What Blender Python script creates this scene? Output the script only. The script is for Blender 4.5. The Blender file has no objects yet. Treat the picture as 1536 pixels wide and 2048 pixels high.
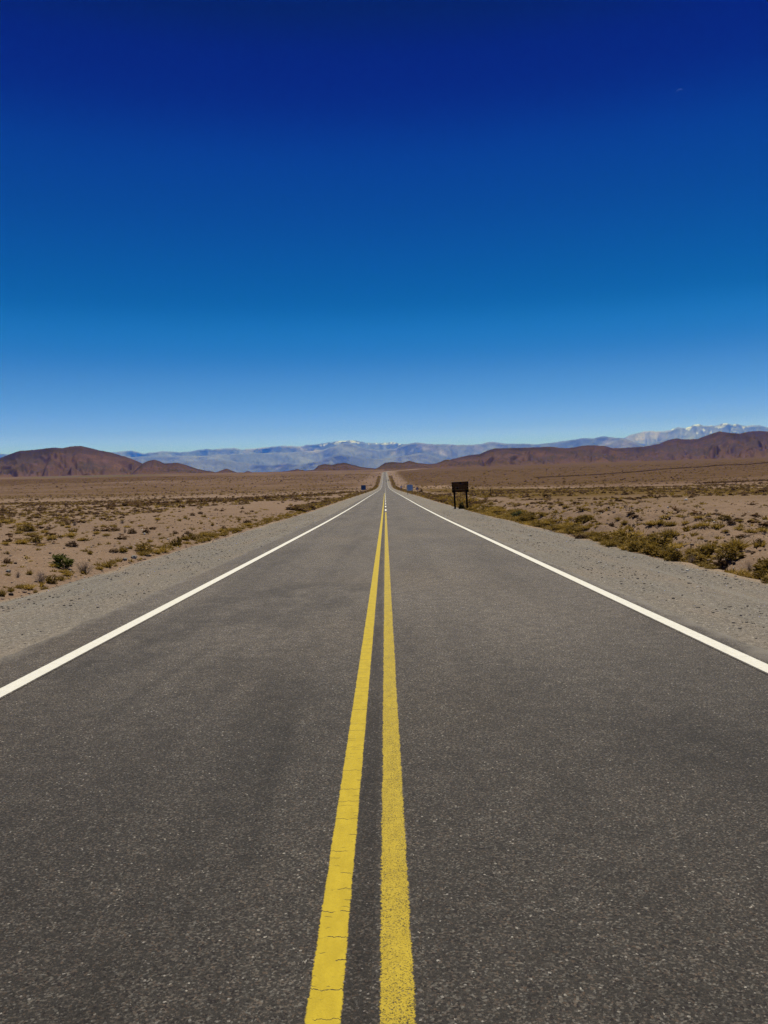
import bpy, bmesh, math, random
import numpy as np
from mathutils import Vector, Matrix

# ------------------------------------------------------------------ camera, sky, sun, exposure
scene = bpy.context.scene
col = scene.collection
FPX = 1657.0                                   # focal length in pixels of the 1536 x 2048 photograph
CAM = Vector((0.116, 0.0, 1.65))
ROLL = math.radians(1.5)
PITCH = math.atan((40 * math.cos(ROLL) - 2.5 * math.sin(ROLL)) / FPX)
YAW = math.atan((2.5 * math.cos(ROLL) + 40 * math.sin(ROLL)) / FPX)
F = Vector((-math.sin(YAW) * math.cos(PITCH), math.cos(YAW) * math.cos(PITCH), -math.sin(PITCH)))
R0 = F.cross(Vector((0, 0, 1))).normalized()
U0 = R0.cross(F).normalized()
RV = R0 * math.cos(ROLL) - U0 * math.sin(ROLL)
UV = U0 * math.cos(ROLL) + R0 * math.sin(ROLL)
cam_data = bpy.data.cameras.new("camera")
cam_data.sensor_fit = 'VERTICAL'
cam_data.sensor_height = 36.0
cam_data.lens = 36.0 * FPX / 2048.0
cam_data.clip_start = 0.05
cam_data.clip_end = 400000.0
cam = bpy.data.objects.new("camera", cam_data)
col.objects.link(cam)
M = Matrix((RV, UV, -F)).transposed().to_4x4()
M.translation = CAM
cam.matrix_world = M
scene.camera = cam

SUN_EL, SUN_AZ = math.radians(64), math.radians(9)      # azimuth clockwise from +Y (ahead)
world = bpy.data.worlds.new("World")
scene.world = world
world.use_nodes = True
wn = world.node_tree
wn.nodes.clear()
w_out = wn.nodes.new("ShaderNodeOutputWorld")
w_bg = wn.nodes.new("ShaderNodeBackground")
w_sky = wn.nodes.new("ShaderNodeTexSky")
w_sky.sky_type = 'NISHITA'
w_sky.sun_disc = False
w_sky.sun_elevation = SUN_EL
w_sky.sun_rotation = SUN_AZ
w_sky.altitude = 3200
w_sky.air_density = 1.0
w_sky.dust_density = 0.2
w_sky.ozone_density = 2.0
# the high-altitude polarised sky: the Nishita colour filtered by height above the horizon
SKY_GAIN = 1.0
SKY_STOPS = [(0.0, (1, 1, 1)), (1.0, (1, 1, 1))]
SKY_GAIN = 3.4213
SKY_STOPS = [(0.0, (0.1465, 0.1756, 0.8544)), (0.1051, (0.1465, 0.1756, 0.8544)), (0.123, (0.1221, 0.1527, 0.6191)), (0.1724, (0.0692, 0.1273, 0.353)), (0.2212, (0.0497, 0.1105, 0.2658)), (0.2694, (0.0163, 0.0871, 0.2038)), (0.3168, (0.0081, 0.0894, 0.1946)), (0.3633, (0.0, 0.0617, 0.1221)), (0.4534, (0.0, 0.0495, 0.1138)), (0.5391, (0.0, 0.0338, 0.096)), (0.62, (0.0, 0.027, 0.1047)), (0.6959, (0.0, 0.0027, 0.0601)), (0.7666, (0.0, 0.0, 0.0545)), (0.7934, (0.0, 0.0, 0.0403)), (0.8321, (0.0, 0.0, 0.01)), (1.0, (0.0, 0.0, 0.008))]
w_tc = wn.nodes.new("ShaderNodeTexCoord")
w_sep = wn.nodes.new("ShaderNodeSeparateXYZ")
w_map = wn.nodes.new("ShaderNodeMapRange")
w_map.inputs['From Min'].default_value = 0.0
w_map.inputs['From Max'].default_value = 0.6
w_ramp = wn.nodes.new("ShaderNodeValToRGB")
w_mul = wn.nodes.new("ShaderNodeMix"); w_mul.data_type = 'RGBA'; w_mul.blend_type = 'MULTIPLY'
w_mul.inputs['Factor'].default_value = 1.0
w_ramp.color_ramp.interpolation = 'B_SPLINE'
els = w_ramp.color_ramp.elements
els[0].position = SKY_STOPS[0][0]; els[0].color = (*SKY_STOPS[0][1], 1)
els[1].position = SKY_STOPS[-1][0]; els[1].color = (*SKY_STOPS[-1][1], 1)
for p_, c_ in SKY_STOPS[1:-1]:
    e_ = els.new(p_); e_.color = (*c_, 1)
w_bg.inputs['Strength'].default_value = 0.1 * SKY_GAIN
wn.links.new(w_tc.outputs['Generated'], w_sep.inputs[0])
wn.links.new(w_sep.outputs['Z'], w_map.inputs['Value'])
wn.links.new(w_map.outputs['Result'], w_ramp.inputs['Fac'])
wn.links.new(w_sky.outputs[0], w_mul.inputs[6])
wn.links.new(w_ramp.outputs[0], w_mul.inputs[7])
wn.links.new(w_mul.outputs[2], w_bg.inputs['Color'])
wn.links.new(w_bg.outputs[0], w_out.inputs['Surface'])

SUN_DIR = Vector((math.sin(SUN_AZ) * math.cos(SUN_EL), math.cos(SUN_AZ) * math.cos(SUN_EL), math.sin(SUN_EL)))
sun_data = bpy.data.lights.new("sun", 'SUN')
sun_data.energy = 5.0
sun_data.angle = math.radians(0.53)
sun_data.color = (1.0, 0.965, 0.905)
sun = bpy.data.objects.new("sun", sun_data)
col.objects.link(sun)
sun.rotation_euler = SUN_DIR.to_track_quat('Z', 'Y').to_euler()
sun.location = (0, -10, 60)

scene.view_settings.view_transform = 'Standard'
scene.view_settings.look = 'None'
scene.view_settings.exposure = 0.33
scene.view_settings.gamma = 1.0
scene.render.engine = 'CYCLES'
scene.cycles.max_bounces = 6
scene.cycles.transparent_max_bounces = 12
scene.cycles.volume_bounces = 0
scene.cycles.use_denoising = True
scene.cycles.denoising_prefilter = 'FAST'
scene.cycles.use_adaptive_sampling = False

rng = np.random.default_rng(7)
random.seed(7)

# ------------------------------------------------------------------ pixels to world
def ray(px, py):
    """Direction through a pixel of the photograph, scaled so that its forward (Y) part is 1."""
    v = F * FPX + RV * (px - 768.0) + UV * (1024.0 - py)
    return v / v.y

# ------------------------------------------------------------------ noise
def _hash(ix, iy, seed):
    h = (ix.astype(np.int64) * 374761393 + iy.astype(np.int64) * 668265263 + seed * 1274126177) & 0xFFFFFFFF
    h = ((h ^ (h >> 13)) * 1274126177) & 0xFFFFFFFF
    h = (h ^ (h >> 16)) & 0xFFFFFFFF
    return h / 4294967295.0

def vnoise(x, y, seed=0):
    x = np.asarray(x, float); y = np.asarray(y, float)
    ix = np.floor(x); iy = np.floor(y)
    fx = x - ix; fy = y - iy
    ux = fx * fx * fx * (fx * (fx * 6 - 15) + 10); uy = fy * fy * fy * (fy * (fy * 6 - 15) + 10)
    a = _hash(ix, iy, seed); b = _hash(ix + 1, iy, seed); c = _hash(ix, iy + 1, seed); d = _hash(ix + 1, iy + 1, seed)
    return (a * (1 - ux) + b * ux) * (1 - uy) + (c * (1 - ux) + d * ux) * uy

def fbm(x, y, octv=4, seed=0, gain=0.5):
    x, y = np.broadcast_arrays(np.asarray(x, float), np.asarray(y, float))
    s = np.zeros(x.shape); amp = 1.0; tot = 0.0
    for o in range(octv):
        s = s + amp * vnoise(x * 2 ** o + 17.3 * o, y * 2 ** o - 9.1 * o, seed + o * 31)
        tot += amp; amp *= gain
    return s / tot

def ridged(x, y, octv=4, seed=0, gain=0.5):
    x, y = np.broadcast_arrays(np.asarray(x, float), np.asarray(y, float))
    s = np.zeros(x.shape); amp = 1.0; tot = 0.0
    for o in range(octv):
        s = s + amp * (1 - np.abs(2 * vnoise(x * 2 ** o + 5.3 * o, y * 2 ** o + 3.7 * o, seed + o * 17) - 1))
        tot += amp; amp *= gain
    return s / tot

def sstep(a, b, x):
    t = np.clip((np.asarray(x, float) - a) / (b - a), 0, 1)
    return t * t * (3 - 2 * t)

def pchip(xs, ys):
    xs = np.array(xs, float); ys = np.array(ys, float)
    h = np.diff(xs); d = np.diff(ys) / h
    m = np.zeros_like(ys)
    for i in range(1, len(xs) - 1):
        if d[i - 1] * d[i] > 0:
            w1 = 2 * h[i] + h[i - 1]; w2 = h[i] + 2 * h[i - 1]
            m[i] = (w1 + w2) / (w1 / d[i - 1] + w2 / d[i])
    m[0] = d[0]; m[-1] = d[-1]
    def f(x):
        x = np.asarray(x, float)
        xc = np.clip(x, xs[0], xs[-1])
        i = np.clip(np.searchsorted(xs, xc) - 1, 0, len(xs) - 2)
        t = (xc - xs[i]) / h[i]
        return ((1 + 2 * t) * (1 - t) ** 2 * ys[i] + t * (1 - t) ** 2 * h[i] * m[i]
                + t * t * (3 - 2 * t) * ys[i + 1] + t * t * (t - 1) * h[i] * m[i + 1])
    return f

# ------------------------------------------------------------------ the lie of the land
PROFILE = pchip([-200000, -300, -20, 0, 40, 74, 121, 190, 283, 500, 837, 1140, 2050, 3000, 5000, 7000, 10000, 200000],
                [-1, -1, 0, 0, 0.03, 0.16, 0.46, 0.92, 1.53, 3.1, 7.4, 16.5, 50, 77.5, 127, 110, 60, 0])

def centre(y):                                  # the road bends right beyond the crest
    y = np.asarray(y, float)
    t = np.clip(y - 1950, 0, None)
    return 54.0 * (t / 1050.0) ** 2

def road_z(y):
    return PROFILE(y)

def lateral(x, y):
    ax = np.abs(x)
    return 0.0066 * np.minimum(np.clip(ax - 12, 0, None), 2600) * sstep(60, 800, y) * (1 - sstep(6000, 9000, y))

def terrain_z(x, y):
    x = np.asarray(x, float); y = np.asarray(y, float)
    x, y = np.broadcast_arrays(x, y)
    xr = x - centre(y)
    s = np.abs(xr) - 6.45 + 0.35 * (fbm(y * 0.35, np.sign(xr) * 7.0, 3, 5) - 0.5)
    z = PROFILE(y) - (0.07 + np.clip(y, 0, None) * 2.0e-5)
    z = z + lateral(x, y)
    right = xr > 0
    near = 1 - sstep(70, 170, y)
    near2 = 1 - sstep(25, 60, y)
    # banks beyond the gravel shoulder
    bank_l = 0.02 + 0.24 * sstep(0.0, 1.6, s) + 0.10 * sstep(2, 7, s)
    bank_r = -0.08 * sstep(0, 0.5, s) * (1 - sstep(0.6, 1.3, s)) + 0.46 * sstep(0.5, 2.8, s) * (0.8 + 0.5 * fbm(y * 0.12, 3.3, 2, 8))
    bank = np.where(right, bank_r, bank_l)
    out = sstep(-0.15, 0.4, s)
    z = z + out * bank * (0.25 + 0.75 * near)
    # lumps of turned earth
    lump = (fbm(x * 0.8, y * 0.8, 4, 21) - 0.5)
    fine = (fbm(x * 2.6, y * 2.6, 2, 23) - 0.5)
    amp = np.where(right, 0.50, 0.26) * (1 - 0.75 * sstep(6, 14, s))
    z = z + sstep(0.1, 1.2, s) * near * (amp * lump + np.where(right, 0.26, 0.10) * fine * (1 - sstep(40, 90, y)) * (1 - sstep(5, 9, s)))
    z = z + sstep(1, 12, s) * 0.5 * (fbm(x * 0.045, y * 0.045, 3, 31) - 0.5) * sstep(10, 60, y)
    far = sstep(200, 900, y) * sstep(20, 150, np.abs(xr))
    z = z + far * 5.0 * (fbm(x * 0.004, y * 0.004, 3, 37) - 0.5) * (1 - sstep(6000, 9000, y))
    return z

def at(px, py, dmax=4000):
    """Where the line of sight through a pixel meets the ground."""
    r = ray(px, py)
    d = np.geomspace(2.0, dmax, 4000)
    g = terrain_z(CAM.x + r.x * d, d) - (CAM.z + r.z * d)
    i = int(np.argmax(g >= 0)) if (g >= 0).any() else len(d) - 1
    y = d[i]
    x = CAM.x + r.x * y
    return float(x), float(y), float(terrain_z(x, y))

# ------------------------------------------------------------------ object helpers
def link(name, me, parent=None, mat=None, kind=None, label=None, cat=None, group=None):
    o = bpy.data.objects.new(name, me)
    col.objects.link(o)
    if parent is not None: o.parent = parent
    if mat is not None and me is not None:
        for m_ in (mat if isinstance(mat, (list, tuple)) else [mat]): me.materials.append(m_)
    tag(o, label, cat, group, kind)
    return o

def tag(o, label=None, cat=None, group=None, kind=None):
    if label: o['label'] = label
    if cat: o['category'] = cat
    if group: o['group'] = group
    if kind: o['kind'] = kind
    return o

def mesh_np(name, verts, faces, smooth=False, mat_index=None):
    """faces: (n, k) array with one k."""
    me = bpy.data.meshes.new(name)
    verts = np.asarray(verts, np.float32); faces = np.asarray(faces, np.int32)
    n, k = faces.shape
    me.vertices.add(len(verts)); me.vertices.foreach_set("co", verts.ravel())
    me.loops.add(n * k); me.loops.foreach_set("vertex_index", faces.ravel())
    me.polygons.add(n)
    me.polygons.foreach_set("loop_start", np.arange(0, n * k, k, dtype=np.int32))
    if mat_index is not None: me.polygons.foreach_set("material_index", np.asarray(mat_index, np.int32))
    me.update(calc_edges=True)
    me.validate()
    me.polygons.foreach_set("use_smooth", np.full(len(me.polygons), bool(smooth)))
    me.update()
    return me

def grid_faces(nr, nc):
    i = np.arange(nr - 1)[:, None] * nc + np.arange(nc - 1)[None, :]
    return np.stack([i, i + 1, i + nc + 1, i + nc], -1).reshape(-1, 4)

def float_attr(me, name, vals):
    a = me.attributes.new(name, 'FLOAT', 'POINT')
    a.data.foreach_set("value", np.asarray(vals, np.float32).ravel())

# ------------------------------------------------------------------ material helpers
ALB = 0.82
class NT:
    def __init__(self, name):
        self.mat = bpy.data.materials.new(name); self.mat.use_nodes = True
        self.t = self.mat.node_tree; self.t.nodes.clear()
        self.out = self.t.nodes.new("ShaderNodeOutputMaterial")
        self.bsdf = self.t.nodes.new("ShaderNodeBsdfPrincipled")
        self.t.links.new(self.bsdf.outputs[0], self.out.inputs['Surface'])
        self.tc = self.t.nodes.new("ShaderNodeTexCoord")
        self.pos = self.tc.outputs['Object']
    def n(self, kind, **kw):
        nd = self.t.nodes.new(kind)
        for k, v in kw.items(): setattr(nd, k, v)
        return nd
    def set(self, sock, v):
        if isinstance(v, bpy.types.NodeSocket): self.t.links.new(v, sock)
        elif isinstance(v, (tuple, list)):
            sock.default_value = (*v, 1) if len(v) == 3 and sock.type == 'RGBA' else v
        else: sock.default_value = v
    def scale(self, sx, sy, sz, loc=(0, 0, 0)):
        m = self.n("ShaderNodeMapping"); m.inputs['Scale'].default_value = (sx, sy, sz); m.inputs['Location'].default_value = loc
        self.set(m.inputs['Vector'], self.pos); return m.outputs[0]
    def warp(self, scale, amt):
        nd = self.n("ShaderNodeTexNoise"); nd.inputs['Scale'].default_value = scale; self.set(nd.inputs['Vector'], self.pos)
        v = self.n("ShaderNodeVectorMath"); v.operation = 'MULTIPLY_ADD'
        self.set(v.inputs[0], nd.outputs['Color']); v.inputs[1].default_value = (amt, amt, amt); self.set(v.inputs[2], self.pos)
        return v.outputs[0]
    def noise(self, scale, detail=3, rough=0.55, vec=None, dist=0.0):
        nd = self.n("ShaderNodeTexNoise"); nd.inputs['Scale'].default_value = scale
        nd.inputs['Detail'].default_value = detail; nd.inputs['Roughness'].default_value = rough; nd.inputs['Distortion'].default_value = dist
        self.set(nd.inputs['Vector'], vec if vec is not None else self.pos); return nd.outputs[0]
    def voronoi(self, scale, feature='F1', vec=None, out='Distance', rand=1.0):
        nd = self.n("ShaderNodeTexVoronoi"); nd.feature = feature; nd.inputs['Scale'].default_value = scale
        nd.inputs['Randomness'].default_value = rand
        self.set(nd.inputs['Vector'], vec if vec is not None else self.pos); return nd.outputs[out]
    def math(self, op, a, b=0.0, c=None, clamp=False):
        nd = self.n("ShaderNodeMath"); nd.operation = op; nd.use_clamp = clamp
        self.set(nd.inputs[0], a); self.set(nd.inputs[1], b)
        if c is not None: self.set(nd.inputs[2], c)
        return nd.outputs[0]
    def step(self, v, lo, hi, a=0.0, b=1.0):
        nd = self.n("ShaderNodeMapRange"); nd.interpolation_type = 'SMOOTHSTEP'
        for s_, x_ in zip(('Value', 'From Min', 'From Max', 'To Min', 'To Max'), (v, lo, hi, a, b)): self.set(nd.inputs[s_], x_)
        return nd.outputs[0]
    def mix(self, f, a, b, mode='MIX'):
        nd = self.n("ShaderNodeMix"); nd.data_type = 'RGBA'; nd.blend_type = mode
        self.set(nd.inputs[0], f); self.set(nd.inputs[6], a); self.set(nd.inputs[7], b); return nd.outputs[2]
    def xyz(self, v=None):
        nd = self.n("ShaderNodeSeparateXYZ"); self.set(nd.inputs[0], v if v is not None else self.pos); return nd.outputs
    def attr(self, name, out='Fac'):
        nd = self.n("ShaderNodeAttribute"); nd.attribute_name = name; return nd.outputs[out]
    def bump(self, h, dist, strength=1.0):
        nd = self.n("ShaderNodeBump"); nd.inputs['Distance'].default_value = dist; nd.inputs['Strength'].default_value = strength
        self.set(nd.inputs['Height'], h); self.set(self.bsdf.inputs['Normal'], nd.outputs[0])
    def finish(self, color, rough=0.9, spec=0.2):
        color = self.mix(1.0, color, (ALB, ALB, ALB), 'MULTIPLY')
        self.set(self.bsdf.inputs['Base Color'], color); self.set(self.bsdf.inputs['Roughness'], rough)
        self.set(self.bsdf.inputs['Specular IOR Level'], spec); return self.mat

def asphalt_color(n):
    """Worn grey asphalt: pale and dark chips in a bitumen ground, with broad stains."""
    grain = n.voronoi(125.0, out='Color')
    gsep = n.n("ShaderNodeSeparateColor"); n.set(gsep.inputs[0], grain)
    g1 = gsep.outputs[0]; g2 = gsep.outputs[1]; g3 = gsep.outputs[2]
    fine = n.noise(240.0, 2, 0.7)
    mid = n.noise(22.0, 3, 0.6)
    base = n.mix(n.step(fine, 0.30, 0.72), (0.007, 0.006, 0.0065), (0.055, 0.049, 0.045))
    chips = n.mix(g2, (0.068, 0.046, 0.034), (0.118, 0.114, 0.108))
    base = n.mix(n.step(g1, 0.50, 0.80), base, chips)
    base = n.mix(n.math('MULTIPLY', n.step(g3, 0.76, 0.90), n.step(g1, 0.2, 0.5)), base, (0.012, 0.008, 0.009))
    gl = n.n("ShaderNodeSeparateColor"); n.set(gl.inputs[0], n.voronoi(120.0, out='Color', vec=n.scale(1, 1, 1, (3.3, 1.7, 0))))
    white_speck = n.math('MULTIPLY', n.step(gl.outputs[0], 0.975, 0.99), n.math('MULTIPLY', n.step(gl.outputs[1], 0.3, 0.9), 0.9))
    base = n.mix(white_speck, base, (0.33, 0.31, 0.29))  # rare white specks in the aggregate
    base = n.mix(n.step(mid, 0.40, 0.70, 0.0, 0.5), base, (0.036, 0.032, 0.030))
    rough = n.noise(55.0, 4, 0.8)
    base = n.mix(1.0, base, n.mix(n.step(rough, 0.36, 0.64), (0.66, 0.65, 0.66), (1.34, 1.32, 1.28)), 'MULTIPLY')
    patchy = n.noise(5.0, 4, 0.7)
    base = n.mix(1.0, base, n.mix(n.step(patchy, 0.34, 0.66), (0.84, 0.83, 0.83), (1.14, 1.13, 1.12)), 'MULTIPLY')
    # broad wear: wheel paths and stains
    x, y, z = n.xyz()
    wide = n.noise(1.0, 4, 0.6, n.scale(0.55, 0.16, 1))
    base = n.mix(n.step(wide, 0.40, 0.66, 0.0, 0.55), base, n.mix(1.0, base, (0.62, 0.60, 0.60), 'MULTIPLY'))
    warm = n.noise(1.0, 3, 0.5, n.scale(0.35, 0.22, 1, (7, 3, 0)))
    base = n.mix(n.step(warm, 0.45, 0.75, 0.0, 0.6), base, n.mix(1.0, base, (1.16, 1.10, 1.0), 'MULTIPLY'))
    def blot(cx, cy, rx, ry, amt, seed):
        dx = n.math('DIVIDE', n.math('SUBTRACT', x, cx), rx); dy = n.math('DIVIDE', n.math('SUBTRACT', y, cy), ry)
        r2 = n.math('ADD', n.math('MULTIPLY', dx, dx), n.math('MULTIPLY', dy, dy))
        brk = n.noise(1.0, 4, 0.65, n.scale(1.4, 0.7, 1, (seed, seed * 2, 0)))
        m = n.math('MULTIPLY', n.step(r2, 0.1, 1.2, 1.0, 0.0), n.step(brk, 0.36, 0.62))
        return n.math('MULTIPLY', m, amt)
    dark = n.mix(1.0, base, (0.40, 0.39, 0.40), 'MULTIPLY')
    for args in ((-1.9, 12.0, 1.4, 2.6, 0.60, 1), (-1.1, 14.3, 1.5, 1.2, 0.62, 5), (-2.7, 9.4, 0.7, 2.4, 0.60, 9),
                 (-0.8, 12.6, 0.5, 1.0, 0.50, 13), (-1.5, 7.2, 0.30, 2.4, 0.45, 17), (2.4, 5.4, 1.1, 1.0, 0.40, 21),
                 (-0.65, 6.2, 0.45, 1.6, 0.35, 27), (-2.6, 22.0, 0.6, 7.0, 0.35, 31)):
        base = n.mix(blot(*args), base, dark)
    # wheel paths, smoother and darker than the crown of each lane
    wp = n.noise(1.0, 3, 0.6, n.scale(1.6, 0.12, 1, (2, 5, 0)))
    for cx in (-2.55, -0.95, 0.95, 2.55):
        d = n.math('ABSOLUTE', n.math('SUBTRACT', x, cx))
        base = n.mix(n.math('MULTIPLY', n.step(d, 0.08, 0.50, 1.0, 0.0), n.step(wp, 0.36, 0.66, 0.0, 0.34 if cx < 0 else 0.22)), base, dark)
    # faint old tyre marks in the left lane
    for cx, cy, slope in ((-1.32, 6.4, 0.055), (-1.95, 7.6, 0.07), (-0.62, 5.4, -0.03)):
        d = n.math('ABSOLUTE', n.math('SUBTRACT', n.math('SUBTRACT', x, cx), n.math('MULTIPLY', n.math('SUBTRACT', y, cy), slope)))
        ln = n.math('MULTIPLY', n.step(d, 0.02, 0.11, 1.0, 0.0), n.step(n.math('ABSOLUTE', n.math('SUBTRACT', y, cy)), 0.6, 2.4, 1.0, 0.0))
        base = n.mix(n.math('MULTIPLY', n.math('MULTIPLY', ln, n.step(wp, 0.3, 0.6)), 0.5), base, dark)
    # brightening at grazing view painted into the base colour: paler farther up the road
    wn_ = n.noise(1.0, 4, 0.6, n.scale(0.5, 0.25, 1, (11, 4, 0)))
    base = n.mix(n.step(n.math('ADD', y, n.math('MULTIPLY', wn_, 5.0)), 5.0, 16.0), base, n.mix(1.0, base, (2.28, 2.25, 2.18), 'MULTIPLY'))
    # bitumen joint between the two yellow lines
    ax = n.math('ABSOLUTE', n.math('ADD', x, 0.015))
    jb = n.noise(1.0, 3, 0.6, n.scale(6, 0.8, 1))
    seam = n.math('MULTIPLY', n.step(ax, 0.02, 0.085, 1.0, 0.0), n.step(jb, 0.25, 0.6, 0.25, 0.8))
    base = n.mix(seam, base, n.mix(1.0, base, (0.45, 0.42, 0.43), 'MULTIPLY'))
    # dust and grit only where the mat crumbles into the shoulder
    edge = n.math('ABSOLUTE', n.math('SUBTRACT', x, -0.13))
    dn = n.noise(1.0, 5, 0.7, n.scale(2.6, 1.1, 1))
    dust = n.math('MULTIPLY', n.step(n.math('ADD', edge, n.math('MULTIPLY', dn, 0.75)), 4.02, 4.34), 0.85)
    base = n.mix(dust, base, n.mix(fine, (0.12, 0.105, 0.092), (0.25, 0.222, 0.195)))
    return base, fine, g1, x, y

def road_finish(n, c, h):
    n.bump(h, 0.004, 0.75)
    n.bsdf.inputs['Sheen Weight'].default_value = 0.03; n.bsdf.inputs['Sheen Roughness'].default_value = 0.4
    n.bsdf.inputs['Sheen Tint'].default_value = (0.95, 0.90, 0.82, 1)
    return n.finish(c, 0.80, 0.18)

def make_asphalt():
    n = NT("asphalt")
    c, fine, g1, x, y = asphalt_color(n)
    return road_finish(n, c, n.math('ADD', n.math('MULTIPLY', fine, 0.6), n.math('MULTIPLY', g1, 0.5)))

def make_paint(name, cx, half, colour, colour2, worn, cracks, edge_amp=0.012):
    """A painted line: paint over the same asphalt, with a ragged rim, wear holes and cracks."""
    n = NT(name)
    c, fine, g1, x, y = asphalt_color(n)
    off = n.math('ABSOLUTE', n.math('SUBTRACT', x, cx))
    rag = n.noise(70.0, 3, 0.7)
    rag2 = n.noise(9.0, 2, 0.5)
    off = n.math('ADD', off, n.math('MULTIPLY', n.math('SUBTRACT', rag, 0.5), edge_amp * 2))
    off = n.math('ADD', off, n.math('MULTIPLY', n.math('SUBTRACT', rag2, 0.5), edge_amp))
    paint = n.step(off, half - 0.004, half + 0.002, 1.0, 0.0)
    hole = n.noise(150.0, 3, 0.85)
    blotch = n.noise(1.0, 3, 0.6, n.scale(12, 3, 1))
    thr = n.math('ADD', n.math('MULTIPLY', blotch, 0.16), 0.645 - worn)
    paint = n.math('MULTIPLY', paint, n.step(n.math('SUBTRACT', hole, thr), -0.02, 0.03, 1.0, 0.0))
    if cracks:
        warp = n.noise(1.0, 3, 0.6, n.scale(26, 4, 1))
        yy = n.math('ADD', y, n.math('MULTIPLY', warp, 0.055))
        def crack(freq, width, seed, gate):
            vn = n.n("ShaderNodeTexVoronoi"); vn.voronoi_dimensions = '1D'; vn.feature = 'DISTANCE_TO_EDGE'
            vn.inputs['Scale'].default_value = 1.0
            n.set(vn.inputs['W'], n.math('ADD', n.math('MULTIPLY', yy, freq), seed))
            line = n.step(vn.outputs['Distance'], width * freq * 0.4, width * freq, 1.0, 0.0)
            g = n.noise(1.0, 2, 0.5, n.scale(14, 5, 1, (seed, 0, 0)))
            return n.math('MULTIPLY', line, n.step(g, gate, gate + 0.08))
        cr = n.math('MAXIMUM', crack(5.3, 0.0032, 1.7, 0.42), crack(13.0, 0.0022, 8.3, 0.52))
        cr = n.math('MULTIPLY', cr, cracks)
        paint = n.math('MULTIPLY', paint, n.math('SUBTRACT', 1.0, cr))
        c = n.mix(cr, c, (0.028, 0.024, 0.020))
    tone = n.noise(1.0, 4, 0.65, n.scale(18, 7, 1))
    pc = n.mix(n.step(tone, 0.3, 0.75), colour, colour2)
    pc = n.mix(n.step(n.noise(180.0, 1, 0.5), 0.5, 0.8, 0.0, 0.35), pc, n.mix(1.0, pc, (0.72, 0.70, 0.66), 'MULTIPLY'))
    c = n.mix(paint, c, pc)
    h = n.math('ADD', n.math('MULTIPLY', fine, 0.6), n.math('MULTIPLY', g1, 0.5))
    return road_finish(n, c, n.math('ADD', h, n.math('MULTIPLY', paint, 0.25)))

def make_gravel():
    n = NT("gravel")
    x, y, z = n.xyz()
    v = n.voronoi(60.0, out='Color', vec=n.warp(30.0, 0.010))
    s = n.n("ShaderNodeSeparateColor"); n.set(s.inputs[0], v)
    v2 = n.voronoi(34.0, out='Color', vec=n.warp(14.0, 0.02))
    s2 = n.n("ShaderNodeSeparateColor"); n.set(s2.inputs[0], v2)
    fine = n.noise(130.0, 3, 0.7)
    big = n.noise(1.0, 4, 0.6, n.scale(1.1, 0.35, 1))
    c = n.mix(n.step(fine, 0.3, 0.7), (0.100, 0.089, 0.079), (0.258, 0.231, 0.205))
    c = n.mix(n.step(s.outputs[0], 0.68, 0.85, 0, 0.8), c, n.mix(s.outputs[1], (0.08, 0.072, 0.068), (0.31, 0.28, 0.25)))
    c = n.mix(n.math('MULTIPLY', n.step(s2.outputs[0], 0.86, 0.93), n.step(fine, 0.35, 0.6)), c, (0.105, 0.095, 0.088))
    c = n.mix(n.step(s.outputs[2], 0.978, 0.992), c, (0.50, 0.46, 0.41))
    c = n.mix(n.step(big, 0.38, 0.72, 0, 0.5), c, (0.235, 0.188, 0.150))
    lump = n.noise(24.0, 4, 0.75)
    c = n.mix(1.0, c, n.mix(n.step(lump, 0.36, 0.62), (0.70, 0.69, 0.69), (1.24, 1.23, 1.22)), 'MULTIPLY')
    # wheel ruts packed smooth along the shoulder
    rut = n.noise(1.0, 2, 0.5, n.scale(5.0, 0.05, 1))
    c = n.mix(n.step(rut, 0.52, 0.66, 0, 0.5), c, (0.225, 0.208, 0.188))
    # sand washed in at the outer edge
    ax = n.math('ABSOLUTE', x)
    en = n.noise(1.0, 4, 0.65, n.scale(1.2, 0.45, 1, (3, 9, 0)))
    sand = n.step(n.math('ADD', ax, n.math('MULTIPLY', en, 1.5)), 6.85, 7.35)
    c = n.mix(n.math('MULTIPLY', sand, 0.9), c, (0.30, 0.21, 0.14))
    n.bump(n.math('ADD', n.math('MULTIPLY', fine, 0.5), n.math('ADD', s.outputs[0], s2.outputs[0])), 0.010, 0.8)
    return n.finish(c, 0.95, 0.1)

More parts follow.
